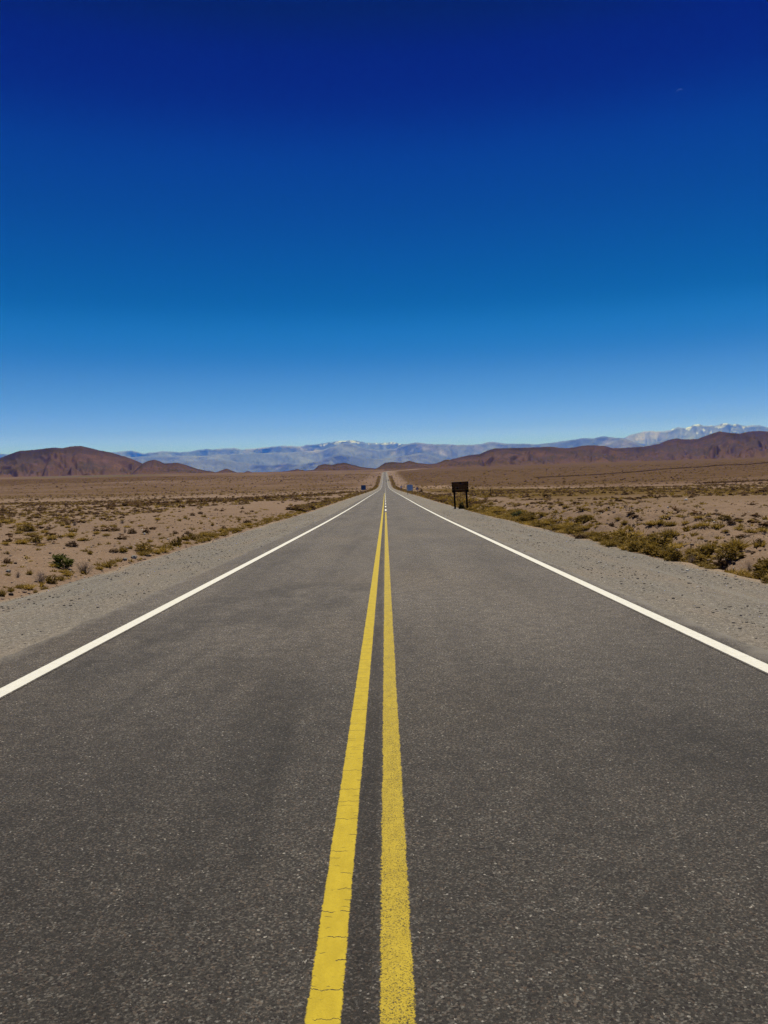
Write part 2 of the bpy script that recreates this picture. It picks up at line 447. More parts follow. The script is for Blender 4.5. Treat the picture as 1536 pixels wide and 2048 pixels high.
def make_ground():
    n = NT("dry_earth")
    x, y, z = n.xyz()
    big = n.noise(0.12, 5, 0.6)
    mid = n.noise(1.6, 5, 0.65)
    fine = n.noise(16.0, 4, 0.7)
    v = n.voronoi(26.0, out='Color', vec=n.warp(9.0, 0.05)); s = n.n("ShaderNodeSeparateColor"); n.set(s.inputs[0], v)
    v2 = n.voronoi(52.0, out='Color', vec=n.warp(30.0, 0.012)); s2 = n.n("ShaderNodeSeparateColor"); n.set(s2.inputs[0], v2)
    c = n.mix(n.step(big, 0.35, 0.65), (0.172, 0.106, 0.072), (0.214, 0.137, 0.092))
    c = n.mix(n.step(mid, 0.35, 0.7, 0, 0.6), c, (0.145, 0.098, 0.074))
    c = n.mix(n.step(fine, 0.3, 0.7, 0, 0.5), c, (0.265, 0.188, 0.136))
    c = n.mix(n.math('MULTIPLY', n.step(s.outputs[0], 0.80, 0.88), n.step(fine, 0.4, 0.55)), c, n.mix(s.outputs[1], (0.10, 0.075, 0.062), (0.20, 0.15, 0.12)))
    c = n.mix(n.step(s2.outputs[0], 0.80, 0.90, 0, 0.7), c, n.mix(s2.outputs[1], (0.12, 0.09, 0.075), (0.30, 0.23, 0.18)))
    c = n.mix(n.step(s2.outputs[2], 0.985, 0.995, 0.0, 0.8), c, (0.40, 0.33, 0.27))
    # far cover of low scrub and dry grass
    amt = n.attr("cover")
    brk = n.noise(0.22, 5, 0.7)
    brk2 = n.noise(0.010, 5, 0.65, n.scale(1.0, 0.7, 1))
    a = n.math('ADD', amt, n.math('ADD', n.math('MULTIPLY', n.math('SUBTRACT', brk, 0.5), 0.8), n.math('MULTIPLY', n.math('SUBTRACT', brk2, 0.5), 1.1)))
    a = n.math('MULTIPLY', n.step(a, 0.12, 0.80), n.step(amt, 0.0, 0.12))
    scrub = n.mix(n.step(n.noise(0.05, 3, 0.6), 0.35, 0.65), (0.078, 0.043, 0.018), (0.108, 0.062, 0.029))
    c = n.mix(n.math('MULTIPLY', n.attr("pink"), 0.75), c, (0.138, 0.082, 0.056))
    c = n.mix(a, c, scrub)
    c = n.mix(n.attr("ochre"), c, n.mix(brk, (0.085, 0.050, 0.013), (0.140, 0.086, 0.029)))
    c = n.mix(n.attr("green"), c, (0.075, 0.070, 0.020))
    c = n.mix(n.attr("pale"), c, n.mix(brk, (0.22, 0.145, 0.10), (0.31, 0.21, 0.15)))
    n.bump(n.math('ADD', n.math('MULTIPLY', fine, 0.7), n.math('MULTIPLY', s.outputs[0], 0.5)), 0.03, 0.8)
    return n.finish(c, 1.0, 0.05)

def make_hill():
    n = NT("hill_rock")
    big = n.noise(0.0022, 5, 0.65, None, 0.6)
    mid = n.noise(0.011, 5, 0.7)
    fine = n.noise(0.06, 4, 0.75)
    c = n.mix(n.step(big, 0.38, 0.62), (0.112, 0.066, 0.043), (0.080, 0.057, 0.038))
    c = n.mix(n.step(mid, 0.50, 0.72, 0, 0.8), c, (0.165, 0.090, 0.050))
    c = n.mix(n.step(fine, 0.50, 0.75, 0, 0.55), c, (0.045, 0.030, 0.022))
    g = n.attr("gully")
    gn = n.math('MULTIPLY', n.step(g, 0.45, 0.95), n.step(mid, 0.35, 0.6))
    c = n.mix(n.math('MULTIPLY', gn, 0.7), c, (0.210, 0.120, 0.072))
    rocky = n.math('MULTIPLY', n.step(n.attr("crest"), 0.55, 0.98), n.step(big, 0.3, 0.6, 0.25, 0.9))
    c = n.mix(rocky, c, (0.050, 0.036, 0.026))
    # fans of pale debris and brown grass at the foot
    c = n.mix(n.step(n.attr("crest"), 0.02, 0.22, 0.65, 0.0), c, (0.150, 0.090, 0.056))
    n.bump(n.math('ADD', mid, n.math('MULTIPLY', fine, 0.5)), 18.0, 0.7)
    return n.finish(c, 1.0, 0.0)

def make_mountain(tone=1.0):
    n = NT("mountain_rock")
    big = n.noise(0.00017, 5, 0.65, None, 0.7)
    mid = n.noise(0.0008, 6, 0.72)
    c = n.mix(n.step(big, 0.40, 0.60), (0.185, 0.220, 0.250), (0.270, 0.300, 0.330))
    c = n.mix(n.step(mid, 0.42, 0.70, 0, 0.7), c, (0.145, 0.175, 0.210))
    pale = n.math('MULTIPLY', n.attr("pale"), n.step(mid, 0.30, 0.58))
    c = n.mix(pale, c, (0.42, 0.41, 0.42))
    g = n.math('MULTIPLY', n.step(n.attr("gully"), 0.5, 0.95), n.step(big, 0.35, 0.65))
    c = n.mix(n.math('MULTIPLY', g, 0.5), c, (0.36, 0.38, 0.40))
    sn = n.math('ADD', n.attr("snow"), n.math('MULTIPLY', n.math('SUBTRACT', mid, 0.5), 0.9))
    c = n.mix(n.math('MULTIPLY', n.step(sn, 0.42, 0.58), n.step(n.attr("snow"), 0.08, 0.2)), c, (0.62, 0.70, 1.0))
    n.bump(mid, 320.0, 0.9)
    c = n.mix(1.0, c, (tone, tone, tone), 'MULTIPLY')  # nearer ranges darkened in the rock colour, standing in for thinner haze
    return n.finish(c, 1.0, 0.0)

def make_leaf(name, a, b, dry=None):
    n = NT(name)
    geo = n.n("ShaderNodeNewGeometry"); oi = n.n("ShaderNodeObjectInfo")
    r = geo.outputs['Random Per Island']
    c = n.mix(r, a, b)
    if dry: c = n.mix(n.step(r, 0.82, 0.86), c, dry)
    v = n.step(oi.outputs['Random'], 0.0, 1.0, 0.75, 1.2)
    hs = n.n("ShaderNodeHueSaturation"); n.set(hs.inputs['Color'], c); n.set(hs.inputs['Value'], v)
    n.finish(hs.outputs[0], 0.85, 0.12)
    tr = n.n("ShaderNodeBsdfTranslucent"); n.set(tr.inputs['Color'], hs.outputs[0])
    ms = n.n("ShaderNodeMixShader"); ms.inputs[0].default_value = 0.35
    n.t.links.new(n.bsdf.outputs[0], ms.inputs[1]); n.t.links.new(tr.outputs[0], ms.inputs[2])
    n.t.links.new(ms.outputs[0], n.out.inputs['Surface'])
    return n.mat

def make_plain(name, colour, rough=0.6, spec=0.3, var=0.25, scale=8.0, metal=0.0):
    n = NT(name)
    t = n.noise(scale, 4, 0.65)
    dark = tuple(v * (1 - var) for v in colour)
    n.bsdf.inputs['Metallic'].default_value = metal
    return n.finish(n.mix(n.step(t, 0.3, 0.7), dark, colour), rough, spec)

def make_wood(name, colour):
    n = NT(name)
    g = n.noise(1.0, 5, 0.7, n.scale(30, 30, 2.2))
    c = n.mix(n.step(g, 0.3, 0.7), tuple(v * 0.5 for v in colour), colour)
    n.bump(g, 0.004, 0.8)
    return n.finish(c, 0.85, 0.15)

def make_stone(name, colour):
    n = NT(name)
    t = n.noise(14.0, 5, 0.7); r = n.n("ShaderNodeNewGeometry").outputs['Random Per Island']
    c = n.mix(n.step(t, 0.3, 0.7), tuple(v * 0.55 for v in colour), colour)
    c = n.mix(n.step(r, 0.0, 1.0, 0.0, 0.8), c, n.mix(1.0, c, (0.35, 0.33, 0.33), 'MULTIPLY'))
    c = n.mix(n.step(r, 0.93, 0.95), c, (0.55, 0.51, 0.46))
    return n.finish(c, 0.95, 0.1)

MAT = {}
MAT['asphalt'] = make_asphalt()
MAT['gravel'] = make_gravel()
MAT['ground'] = make_ground()
MAT['hill'] = make_hill()
MAT['mountain'] = make_mountain()

# ------------------------------------------------------------------ ground sheet
rows = np.concatenate([[-140000, -50000, -15000, -5000, -1800, -700, -300, -140, -80, -50, -35], np.arange(-25, 0, 1.0),
                       np.arange(0, 4, 0.5), np.arange(4, 50, 0.22), np.arange(50, 90, 0.5),
                       90 * 1.011 ** np.arange(0, 425), [10500, 12500, 16000, 22000, 30000, 50000, 90000, 140000]])
rows = np.unique(rows)
side = [0, 2.0, 4.0, 5.4]
x_ = 6.0; st = 0.16
while x_ < 6500:
    side.append(x_)
    st = 0.16 if x_ < 14 else st * 1.028
    x_ += st
side += [6900, 8500, 11000, 16000, 26000, 50000, 90000, 140000]
side = np.array(side)
cols = np.concatenate([-side[:0:-1], side])
GX, GY = np.meshgrid(cols, rows)
GZ = terrain_z(GX, GY)
gm = mesh_np("ground", np.stack([GX, GY, GZ], -1).reshape(-1, 3), grid_faces(len(rows), len(cols)), True)
AX = np.abs(GX - centre(GY))
cover = np.where(GX < 0, 0.42, 0.72) * sstep(120, 700, GY) * sstep(12, 40, AX) + 0.1 * sstep(60, 150, GY) * sstep(20, 40, AX)
# beyond the pale track the plain on the right turns pinkish, between it and the road it is ochre grass
trk_x = np.interp(GY, [60, 145, 190, 300, 450, 700, 1200, 3000], [72, 67, 65, 52, 35, 38, 70, 150])
trk_d = GX - trk_x
wob = 6 * (fbm(GY * 0.02, 4.0, 3, 77) - 0.5)
pale = np.exp(-((trk_d + wob) / (2.0 + 0.004 * GY)) ** 2) * sstep(100, 150, GY) * (1 - sstep(460, 620, GY)) * 0.75
ochre = (GX > 0) * sstep(11, 16, GX) * (1 - sstep(-5, -1, trk_d + wob)) * np.maximum(0.35 * sstep(38, 60, GY + wob), sstep(60, 92, GY + wob)) * (1 - sstep(360, 560, GY)) * 0.97
pink = (GX > 0) * sstep(2, 30, trk_d) * sstep(120, 300, GY) * 0.8 + (GX < 0) * sstep(300, 900, GY) * 0.5
bare = np.exp(-((GY - 620) / 130) ** 2) * sstep(8, 14, GX) * (1 - sstep(45, 70, GX))
pale = np.clip(pale + 0.9 * bare, 0, 1)
gwob = 60 * (fbm(GX * 0.004, GY * 0.004, 3, 55) - 0.5)
def patch(x0, x1, y0, y1, soft=120):
    return sstep(x0 - soft, x0 + soft, GX + gwob) * (1 - sstep(x1 - soft, x1 + soft, GX + gwob)) * sstep(y0 - 60, y0 + 60, GY + gwob) * (1 - sstep(y1 - 80, y1 + 80, GY + gwob))
green = 0.95 * patch(-1500, -950, 3150, 3700)
pale = np.clip(pale + 0.9 * patch(-2300, -1480, 3250, 3450), 0, 1)
ochre = np.clip(ochre + 0.7 * patch(-900, -60, 520, 640) + 0.35 * patch(-600, -40, 900, 1000), 0, 1)
cover = np.clip(cover + 0.5 * patch(-1400, -420, 1500, 2100), 0, 1)
for nm, vals in (("cover", cover), ("pale", pale), ("ochre", ochre), ("pink", pink), ("green", green)): float_attr(gm, nm, vals)
link("ground", gm, mat=MAT['ground'], kind='structure')

# ------------------------------------------------------------------ road, shoulders, painted lines
rrows = rows[(rows >= -25) & (rows <= 3300)]
def strip(name, xs_fn, lift, mat, y0=-25, y1=3300, kind='structure', **kw):
    """A sheet along the road; xs_fn(y) gives the x of each column."""
    ys = rrows[(rrows > y0) & (rrows < y1)]
    ys = np.concatenate([[y0], ys, [y1]])
    xs = xs_fn(ys)                                   # (cols, rows)
    z = road_z(ys) + lift[0] + np.clip(ys, 0, None) * lift[1]
    v = np.stack([xs + centre(ys)[None, :], np.broadcast_to(ys, xs.shape), np.broadcast_to(z, xs.shape)], -1)
    v = v.transpose(1, 0, 2).reshape(-1, 3)
    return link(name, mesh_np(name, v, grid_faces(len(ys), xs.shape[0]), True), mat=mat, kind=kind, **kw)

def wob_edge(ys, seed, a=0.10, b=0.05):
    fade = 1 - 0.6 * sstep(60, 300, ys)
    return fade * (a * (fbm(ys * 0.25, seed, 3, 61) - 0.5) * 2 + b * (fbm(ys * 2.0, seed + 3.0, 3, 63) - 0.5) * 2)

strip("gravel_shoulder", lambda y: np.stack([np.full_like(y, -3.2), np.full_like(y, -4.4), np.full_like(y, -5.6), -6.45 + wob_edge(y, 2.2, 0.25, 0.10)][::-1]),
      (-0.022, 1.0e-5), MAT['gravel'])
strip("gravel_shoulder", lambda y: np.stack([np.full_like(y, 3.2), np.full_like(y, 4.4), np.full_like(y, 5.6), 6.35 + wob_edge(y, 4.1, 0.25, 0.10)]),
      (-0.022, 1.0e-5), MAT['gravel'])
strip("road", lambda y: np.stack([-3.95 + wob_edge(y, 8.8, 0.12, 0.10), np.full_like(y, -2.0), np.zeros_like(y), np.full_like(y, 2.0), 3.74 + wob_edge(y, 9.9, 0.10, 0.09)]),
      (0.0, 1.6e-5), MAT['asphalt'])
LIFT = (0.004, 2.0e-5)
WHITE = ((0.70, 0.675, 0.625), (0.64, 0.615, 0.565))
YEL = ((0.415, 0.302, 0.018), (0.490, 0.360, 0.023))
def line(name, cx, half, mat, y0=-25, y1=3300):
    m = 0.03
    return strip(name, lambda y: np.stack([np.full_like(y, cx - half - m), np.full_like(y, cx), np.full_like(y, cx + half + m)]), LIFT, mat, y0, y1)
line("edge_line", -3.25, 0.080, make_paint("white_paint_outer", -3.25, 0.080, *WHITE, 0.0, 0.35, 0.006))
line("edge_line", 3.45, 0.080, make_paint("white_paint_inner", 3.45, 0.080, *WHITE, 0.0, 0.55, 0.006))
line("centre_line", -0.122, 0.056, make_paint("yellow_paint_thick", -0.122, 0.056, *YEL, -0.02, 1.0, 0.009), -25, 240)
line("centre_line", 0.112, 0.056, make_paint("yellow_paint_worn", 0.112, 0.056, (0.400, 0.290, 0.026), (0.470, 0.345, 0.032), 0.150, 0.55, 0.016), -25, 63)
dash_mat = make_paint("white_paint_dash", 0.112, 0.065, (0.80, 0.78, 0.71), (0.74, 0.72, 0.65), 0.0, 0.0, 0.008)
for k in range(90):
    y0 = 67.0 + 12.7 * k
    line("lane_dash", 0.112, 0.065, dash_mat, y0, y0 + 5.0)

# ------------------------------------------------------------------ hills and mountains
def range_mesh(name, pts, d_front, d_ridge, d_back, mat, seed, spur=9.0, amp=0.35, nx=420, nt=60, bend=0.12, base=None, power=1.25, attrs=None, smooth_px=0.0):
    """A mountain range whose skyline follows pts; slopes, spurs and gullies in front, a back slope behind."""
    pts = np.array(pts, float)
    px = np.linspace(pts[0, 0], pts[-1, 0], nx)
    py = np.interp(px, pts[:, 0], pts[:, 1])
    py = py + (fbm(px * 0.16, seed, 3, seed) - 0.5) * 2.2 * min(1.0, smooth_px)
    rays = np.array([ray(a, b) for a, b in zip(px, py)])
    u = rays[:, 0]; w = rays[:, 2]
    dr = d_ridge * (1 + bend * (fbm(px * 0.008, seed + 1.0, 3, seed + 5) - 0.5) * 2)
    ztop = CAM.z + w * dr
    tf = np.linspace(0, 1, nt)
    tb = np.linspace(0, 1, 14)[1:]
    span = (dr - d_front)
    ky = px * 0.01 * spur / 3.0
    P = []; G = []; C = []; T2 = []; PY = []
    for t in tf:
        Y = d_front + span * t
        X = CAM.x + u * Y
        zb = terrain_z(X, Y) - 6.0 if base is None else np.full_like(X, base)
        H = np.maximum(ztop - zb, 1.0)
        warp = 2.6 * (fbm(ky * 0.8, t * 3.0 + 2, 3, seed + 9) - 0.5)
        rg = ridged(ky * 0.8 + warp, t * 2.2, 6, seed + 11, 0.5)
        env = (4 * t * (1 - t)) ** 0.8
        shape = t ** power
        lumps = (fbm(ky * 2.0 + warp, t * 6.0, 5, seed + 13) - 0.5)
        z = zb + H * (shape - amp * env * (1 - rg) + 0.75 * env * lumps * (1 - 0.6 * t))
        z = np.maximum(z, zb - 2)
        lim = CAM.z + (w - 0.0006) * Y                      # keep the skyline where it was drawn
        if t < 0.995: z = np.where(z > lim, lim - 0.02 * H * (1 - t), z)
        P.append(np.stack([X, Y, z], -1)); G.append(1 - rg); C.append(np.clip((z - zb) / H, 0, 1)); T2.append(np.full_like(X, t))
    for t in tb:
        Y = dr + (d_back - d_ridge) * t
        X = CAM.x + u * Y
        zb = terrain_z(X, Y) - 6.0 if base is None else np.full_like(X, base)
        H = np.maximum(ztop - zb, 1.0)
        z = zb + H * (1 - t) ** 1.2 * (1 - 0.05 * t)
        P.append(np.stack([X, Y, z], -1)); G.append(np.full_like(X, 0.4)); C.append(np.full_like(X, 1 - t)); T2.append(np.full_like(X, 1.0))
    V = np.concatenate(P)
    me = mesh_np(name, V, grid_faces(len(P), nx), True)
    float_attr(me, "gully", np.concatenate(G)); float_attr(me, "crest", np.concatenate(C))
    if attrs:
        pxa = np.tile(px, len(P)); ta = np.concatenate(T2)
        D = V - np.array(CAM); fw = D @ np.array(F)
        pxv = 768 + FPX * (D @ np.array(RV)) / fw; pyv = 1024 - FPX * (D @ np.array(UV)) / fw
        for k, fn in attrs.items(): float_attr(me, k, fn(pxv, pyv, ta))
    return link(name, me, mat=mat, kind='structure')

HILL_L = [(-420, 962), (-300, 945), (-200, 935), (-100, 924), (-40, 921), (0, 916), (26, 906), (40, 901.5), (55, 901), (85, 897.5), (105, 895), (125, 896.5), (140, 893), (160, 891.5), (175, 895),
          (195, 900), (220, 904.5), (250, 913), (275, 922), (290, 930), (330, 941), (370, 948), (420, 955)]
HILL_L2 = [(255, 958), (275, 936), (287, 926), (297, 921.5), (308, 919.5), (318, 922), (328, 927), (340, 926), (355, 925.5), (372, 930), (395, 938), (430, 944), (470, 952), (500, 958)]
HILL_L3 = [(380, 960), (420, 948), (436, 943.5), (444, 940), (452, 937), (461, 940), (474, 945), (486, 945), (496, 942), (507, 945), (517, 949), (528, 950), (560, 956)]
HILL_C = [(500, 960), (525, 950), (545, 944.5), (575, 942), (595, 938), (610, 941), (628, 939.5), (637, 931), (650, 928), (664, 929.5), (675, 927), (687, 925.5), (700, 928), (720, 933.5), (740, 936), (757, 937), (800, 948)]
HILL_C2 = [(720, 948), (745, 940), (757, 934.5), (770, 925.5), (785, 924), (805, 925.5), (818, 921.5), (835, 926), (855, 928), (872, 927), (892, 919), (905, 920), (930, 930), (980, 945)]
HILL_R = [(820, 947), (850, 937), (880, 926), (905, 918), (935, 911), (960, 908), (975, 901), (990, 897), (1005, 896.5), (1030, 896), (1060, 895), (1100, 893.5), (1130, 896.5), (1150, 894.5), (1165, 891.5),
          (1185, 890.5), (1210, 892), (1228, 897), (1255, 903), (1300, 912), (1360, 925)]
HILL_R2 = [(1150, 930), (1190, 908), (1225, 896.5), (1265, 895), (1290, 893), (1318, 887.7), (1336, 880), (1352, 876.8), (1370, 878.6), (1396, 877.8), (1417, 869.5), (1438, 862.4), (1454, 865), (1480, 867.4), (1498, 863),
           (1519, 861.7), (1536, 863), (1570, 868), (1610, 862), (1680, 870), (1760, 885), (1860, 905), (1960, 930)]
range_mesh("hills", HILL_L, 4300, 6200, 8200, MAT['hill'], 3, 8, 0.40, smooth_px=0.5)
range_mesh("hills", HILL_L2, 4250, 5500, 6800, MAT['hill'], 13, 12, 0.45, nx=160, smooth_px=0.4)
range_mesh("hills", HILL_L3, 4500, 5600, 6800, MAT['hill'], 23, 14, 0.45, nx=140, smooth_px=0.4)
range_mesh("hills", HILL_C, 4300, 5600, 7000, MAT['hill'], 33, 12, 0.45, nx=220, smooth_px=0.4)
range_mesh("hills", HILL_C2, 4000, 5100, 6400, MAT['hill'], 43, 12, 0.45, nx=200, smooth_px=0.4)
range_mesh("hills", HILL_R, 4300, 6600, 8600, MAT['hill'], 53, 8, 0.40, smooth_px=0.5)
range_mesh("hills", HILL_R2, 4600, 7400, 9800, MAT['hill'], 63, 8, 0.40, smooth_px=0.5)

def spots(px, py, t, ells, soft=0.5):
    """Snowfields and pale scree where they lie on the mountainside: ellipses with a broken rim."""
    w = np.zeros_like(px)
    nx_ = (fbm(px * 0.35, py * 0.5, 3, 91) - 0.5) * 5; ny_ = (fbm(px * 0.35, py * 0.5, 3, 95) - 0.5) * 3.0
    for cx, cy, rx, ry, ang in ells:
        a = math.radians(ang); dx = px + nx_ - cx; dy = py + ny_ - cy
        u_ = (dx * math.cos(a) + dy * math.sin(a)) / rx; v_ = (-dx * math.sin(a) + dy * math.cos(a)) / ry
        w = np.maximum(w, 1 - sstep(1 - soft, 1 + soft, np.sqrt(u_ * u_ + v_ * v_)))
    return np.where(t > 0.02, w, 0)
SNOW = [(1438, 854, 10, 2.4, 0), (1450, 848.5, 6, 4, -40), (1472, 864.5, 8, 2.2, 22), (1469, 851, 4, 3, 0), (1394, 850, 7, 2, 0), (1377, 857, 6, 4, -20), (1395, 866.5, 4, 2, 10), (1408, 860, 2.5, 4, 0), (1421, 851.8, 5, 1.5, 0),
        (1422, 864, 2.5, 3, 0), (1345, 857.5, 3, 2, -30), (1179, 882, 1.6, 2, 0), (1195, 884, 2, 1.5, 0), (1500, 853, 8, 2, 0), (1487, 855, 3, 3, 0), (676, 885.5, 8, 3, -20), (689, 882.3, 7, 2, 0), (706, 883.5, 8, 2.2, 10), (717, 886, 4, 2, 20),
        (739, 887.5, 5, 1.8, 0), (753, 888, 6, 1.8, 0), (770, 888, 8, 1.8, 0), (786, 886.6, 8, 2.4, 0), (652, 889, 5, 2, -20), (640, 891, 3, 2, 0), (800, 889, 4, 1.5, 0)]
PALE = [(1303, 870, 38, 10, 0), (1275, 876, 20, 8, 0), (1215, 885, 16, 5, -25), (1250, 889, 18, 7, 0), (859, 896, 24, 7, 15), (885, 905, 14, 5, 20), (906, 893, 11, 3.5, 0), (789, 906, 9, 3, -25), (578, 895, 15, 2.5, 0), (617, 899, 24, 5, 8),
        (520, 899, 22, 3.5, 0), (493, 904, 6, 3, 0), (560, 934, 12, 3, -25), (955, 896, 12, 4, 15)]
ATT = {"snow": lambda px, py, t: spots(px, py, t, SNOW, 0.4), "pale": lambda px, py, t: spots(px, py, t, PALE, 0.6)}
MT_BACK = [(-800, 1002), (-550, 950), (-300, 915), (-150, 909), (-60, 905), (0, 907), (40, 910), (120, 912), (235, 904), (255, 901), (270, 903), (290, 907), (310, 904), (330, 902.5), (360, 905), (385, 902), (410, 898), (430, 899), (455, 896.5), (468, 896), (485, 899), (510, 897), (530, 894.5),
           (550, 893), (570, 891.5), (600, 893), (615, 889.5), (635, 888), (650, 886.5), (662, 884.5), (675, 882), (690, 881), (710, 881), (722, 883.5), (735, 886), (750, 886), (765, 886), (785, 884), (795, 886.5), (815, 889), (840, 892),
           (900, 893), (960, 895), (1020, 892), (1080, 890), (1150, 888), (1230, 884), (1262, 870), (1280, 865), (1300, 861.5), (1320, 863), (1340, 861), (1347, 857), (1355, 854), (1370, 857), (1382, 852.5), (1395, 848.5), (1410, 851.5), (1430, 852), (1441, 848), (1452, 846), (1464, 850), (1472, 848),
           (1490, 852), (1505, 850.5), (1520, 851), (1536, 855), (1580, 858), (1640, 852), (1720, 862), (1900, 880), (2150, 912), (2400, 950)]
MT_MID = [(-800, 1005), (-550, 955), (-300, 925), (-100, 920), (60, 922), (250, 914), (320, 912), (400, 912), (470, 908), (530, 906), (580, 905), (620, 902), (645, 900), (668, 893), (684, 887.5), (695, 885.5), (708, 889), (725, 896), (760, 900), (790, 897), (805, 890), (822, 886), (835, 885.5), (850, 886.5),
          (870, 889), (882, 888.5), (893, 888), (910, 889.5), (935, 890), (960, 888), (975, 885), (986, 883.5), (1000, 886), (1025, 887.5), (1045, 887), (1070, 889), (1100, 885.5), (1125, 882.5), (1140, 880), (1165, 876), (1185, 877.5), (1204, 872.5), (1228, 875), (1250, 877), (1270, 884), (1300, 890), (1380, 895), (1500, 900), (1700, 905), (1900, 915), (2350, 955)]
MT_FRONT = [(-700, 1003), (-300, 936), (-50, 934), (100, 936), (300, 926), (360, 924), (400, 921), (430, 918), (470, 923), (510, 928), (540, 930), (575, 926), (600, 929), (640, 922), (665, 912), (680, 908), (700, 911), (730, 916), (760, 918), (790, 914), (820, 910), (842, 905.5), (860, 911), (880, 916), (910, 920), (960, 916),
            (1010, 908), (1060, 905), (1120, 902), (1170, 898), (1200, 893), (1225, 884), (1244, 877), (1258, 880), (1275, 888), (1290, 893), (1310, 885), (1325, 881.5), (1345, 884), (1400, 892), (1500, 900), (1700, 912), (1900, 930), (2200, 955)]
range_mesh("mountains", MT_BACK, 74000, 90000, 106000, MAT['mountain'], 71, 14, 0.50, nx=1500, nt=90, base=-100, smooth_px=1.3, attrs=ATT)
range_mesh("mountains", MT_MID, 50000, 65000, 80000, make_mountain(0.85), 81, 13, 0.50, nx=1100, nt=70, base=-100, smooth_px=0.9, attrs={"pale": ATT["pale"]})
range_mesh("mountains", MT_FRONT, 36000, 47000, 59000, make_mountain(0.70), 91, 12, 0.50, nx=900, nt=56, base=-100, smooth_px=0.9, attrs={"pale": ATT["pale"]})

# ------------------------------------------------------------------ moon
def make_moon():
    n = NT("moon_light")
    n.t.nodes.remove(n.bsdf)
    df = n.n("ShaderNodeBsdfDiffuse"); tr = n.n("ShaderNodeBsdfTransparent"); ad = n.n("ShaderNodeAddShader"); mx = n.n("ShaderNodeMixShader")
    geo = n.n("ShaderNodeNewGeometry")
    mott = n.noise(0.02, 3, 0.6)
    n.set(df.inputs['Color'], n.mix(mott, (0.07, 0.15, 0.20), (0.09, 0.17, 0.22)))
    n.t.links.new(df.outputs[0], ad.inputs[0]); n.t.links.new(tr.outputs[0], ad.inputs[1])
    n.t.links.new(geo.outputs['Backfacing'], mx.inputs[0]); n.t.links.new(ad.outputs[0], mx.inputs[1]); n.t.links.new(tr.outputs[0], mx.inputs[2])
    n.t.links.new(mx.outputs[0], n.out.inputs['Surface'])
    return n.mat
bm = bmesh.new()
bmesh.ops.create_uvsphere(bm, u_segments=256, v_segments=128, radius=140)
bmesh.ops.delete(bm, geom=[v for v in bm.verts if v.co.normalized().dot(SUN_DIR) < 0.02], context='VERTS')   # only the sunlit half shows by day
me = bpy.data.meshes.new("moon"); bm.to_mesh(me); bm.free()
for p in me.polygons: p.use_smooth = True
moon = link("moon", me, mat=make_moon(), label="faint thin crescent moon high in the deep blue sky", cat="moon")
mr = ray(1360, 186)
moon.location = CAM + mr * 31000.0

# ------------------------------------------------------------------ built things
MAT['sign_wood'] = make_wood("dark_stained_wood", (0.0045, 0.0028, 0.0022))
MAT['sign_letter'] = make_plain("carved_orange_letters", (0.26, 0.09, 0.026), 0.7, 0.2, 0.3, 20)
MAT['blue_panel'] = make_plain("blue_sheet", (0.020, 0.085, 0.24), 0.5, 0.4, 0.2, 6)
MAT['pale_blue'] = make_plain("faded_blue_sheet", (0.32, 0.50, 0.78), 0.55, 0.3, 0.15, 5)
MAT['white_sheet'] = make_plain("white_sheet", (0.78, 0.78, 0.76), 0.5, 0.4, 0.1, 6)
MAT['red_sheet'] = make_plain("red_sheet", (0.36, 0.035, 0.045), 0.5, 0.4, 0.15, 6)
MAT['faded_red'] = make_plain("faded_red_sheet", (0.52, 0.20, 0.19), 0.6, 0.3, 0.2, 6)
MAT['navy_mark'] = make_plain("navy_mark", (0.045, 0.055, 0.16), 0.5, 0.3, 0.1, 6)
MAT['steel'] = make_plain("grey_steel", (0.20, 0.19, 0.18), 0.5, 0.5, 0.3, 10, 0.4)
MAT['stake'] = make_wood("weathered_wood", (0.10, 0.075, 0.055))

def add_box(bm, c, s, bevel=0.0):
    r = bmesh.ops.create_cube(bm, size=1.0)
    for v in r['verts']: v.co = Vector((c[0] + v.co.x * s[0], c[1] + v.co.y * s[1], c[2] + v.co.z * s[2]))
    if bevel:
        ed = list({e for v in r['verts'] for e in v.link_edges})
        bmesh.ops.bevel(bm, geom=ed, offset=bevel, segments=2, affect='EDGES', profile=0.6)
def add_cyl(bm, c, r, depth, axis='Z', seg=20, r2=None):
    rot = Matrix.Identity(3) if axis == 'Z' else (Matrix.Rotation(math.pi / 2, 3, 'X') if axis == 'Y' else Matrix.Rotation(math.pi / 2, 3, 'Y'))
    m = Matrix.Translation(c) @ rot.to_4x4()
    bmesh.ops.create_cone(bm, cap_ends=True, segments=seg, radius1=r, radius2=r if r2 is None else r2, depth=depth, matrix=m)
def done(name, bm, mat, parent=None, smooth=False, **kw):
    me = bpy.data.meshes.new(name); bm.to_mesh(me); bm.free()
    for p in me.polygons: p.use_smooth = smooth
    return link(name, me, parent, mat, **kw)
def thing(name, loc, label, cat, group=None, rot=(0, 0, 0)):
    o = bpy.data.objects.new(name, None); col.objects.link(o)
    o.location = loc; o.rotation_euler = rot; o.empty_display_size = 0.3
    return tag(o, label, cat, group)

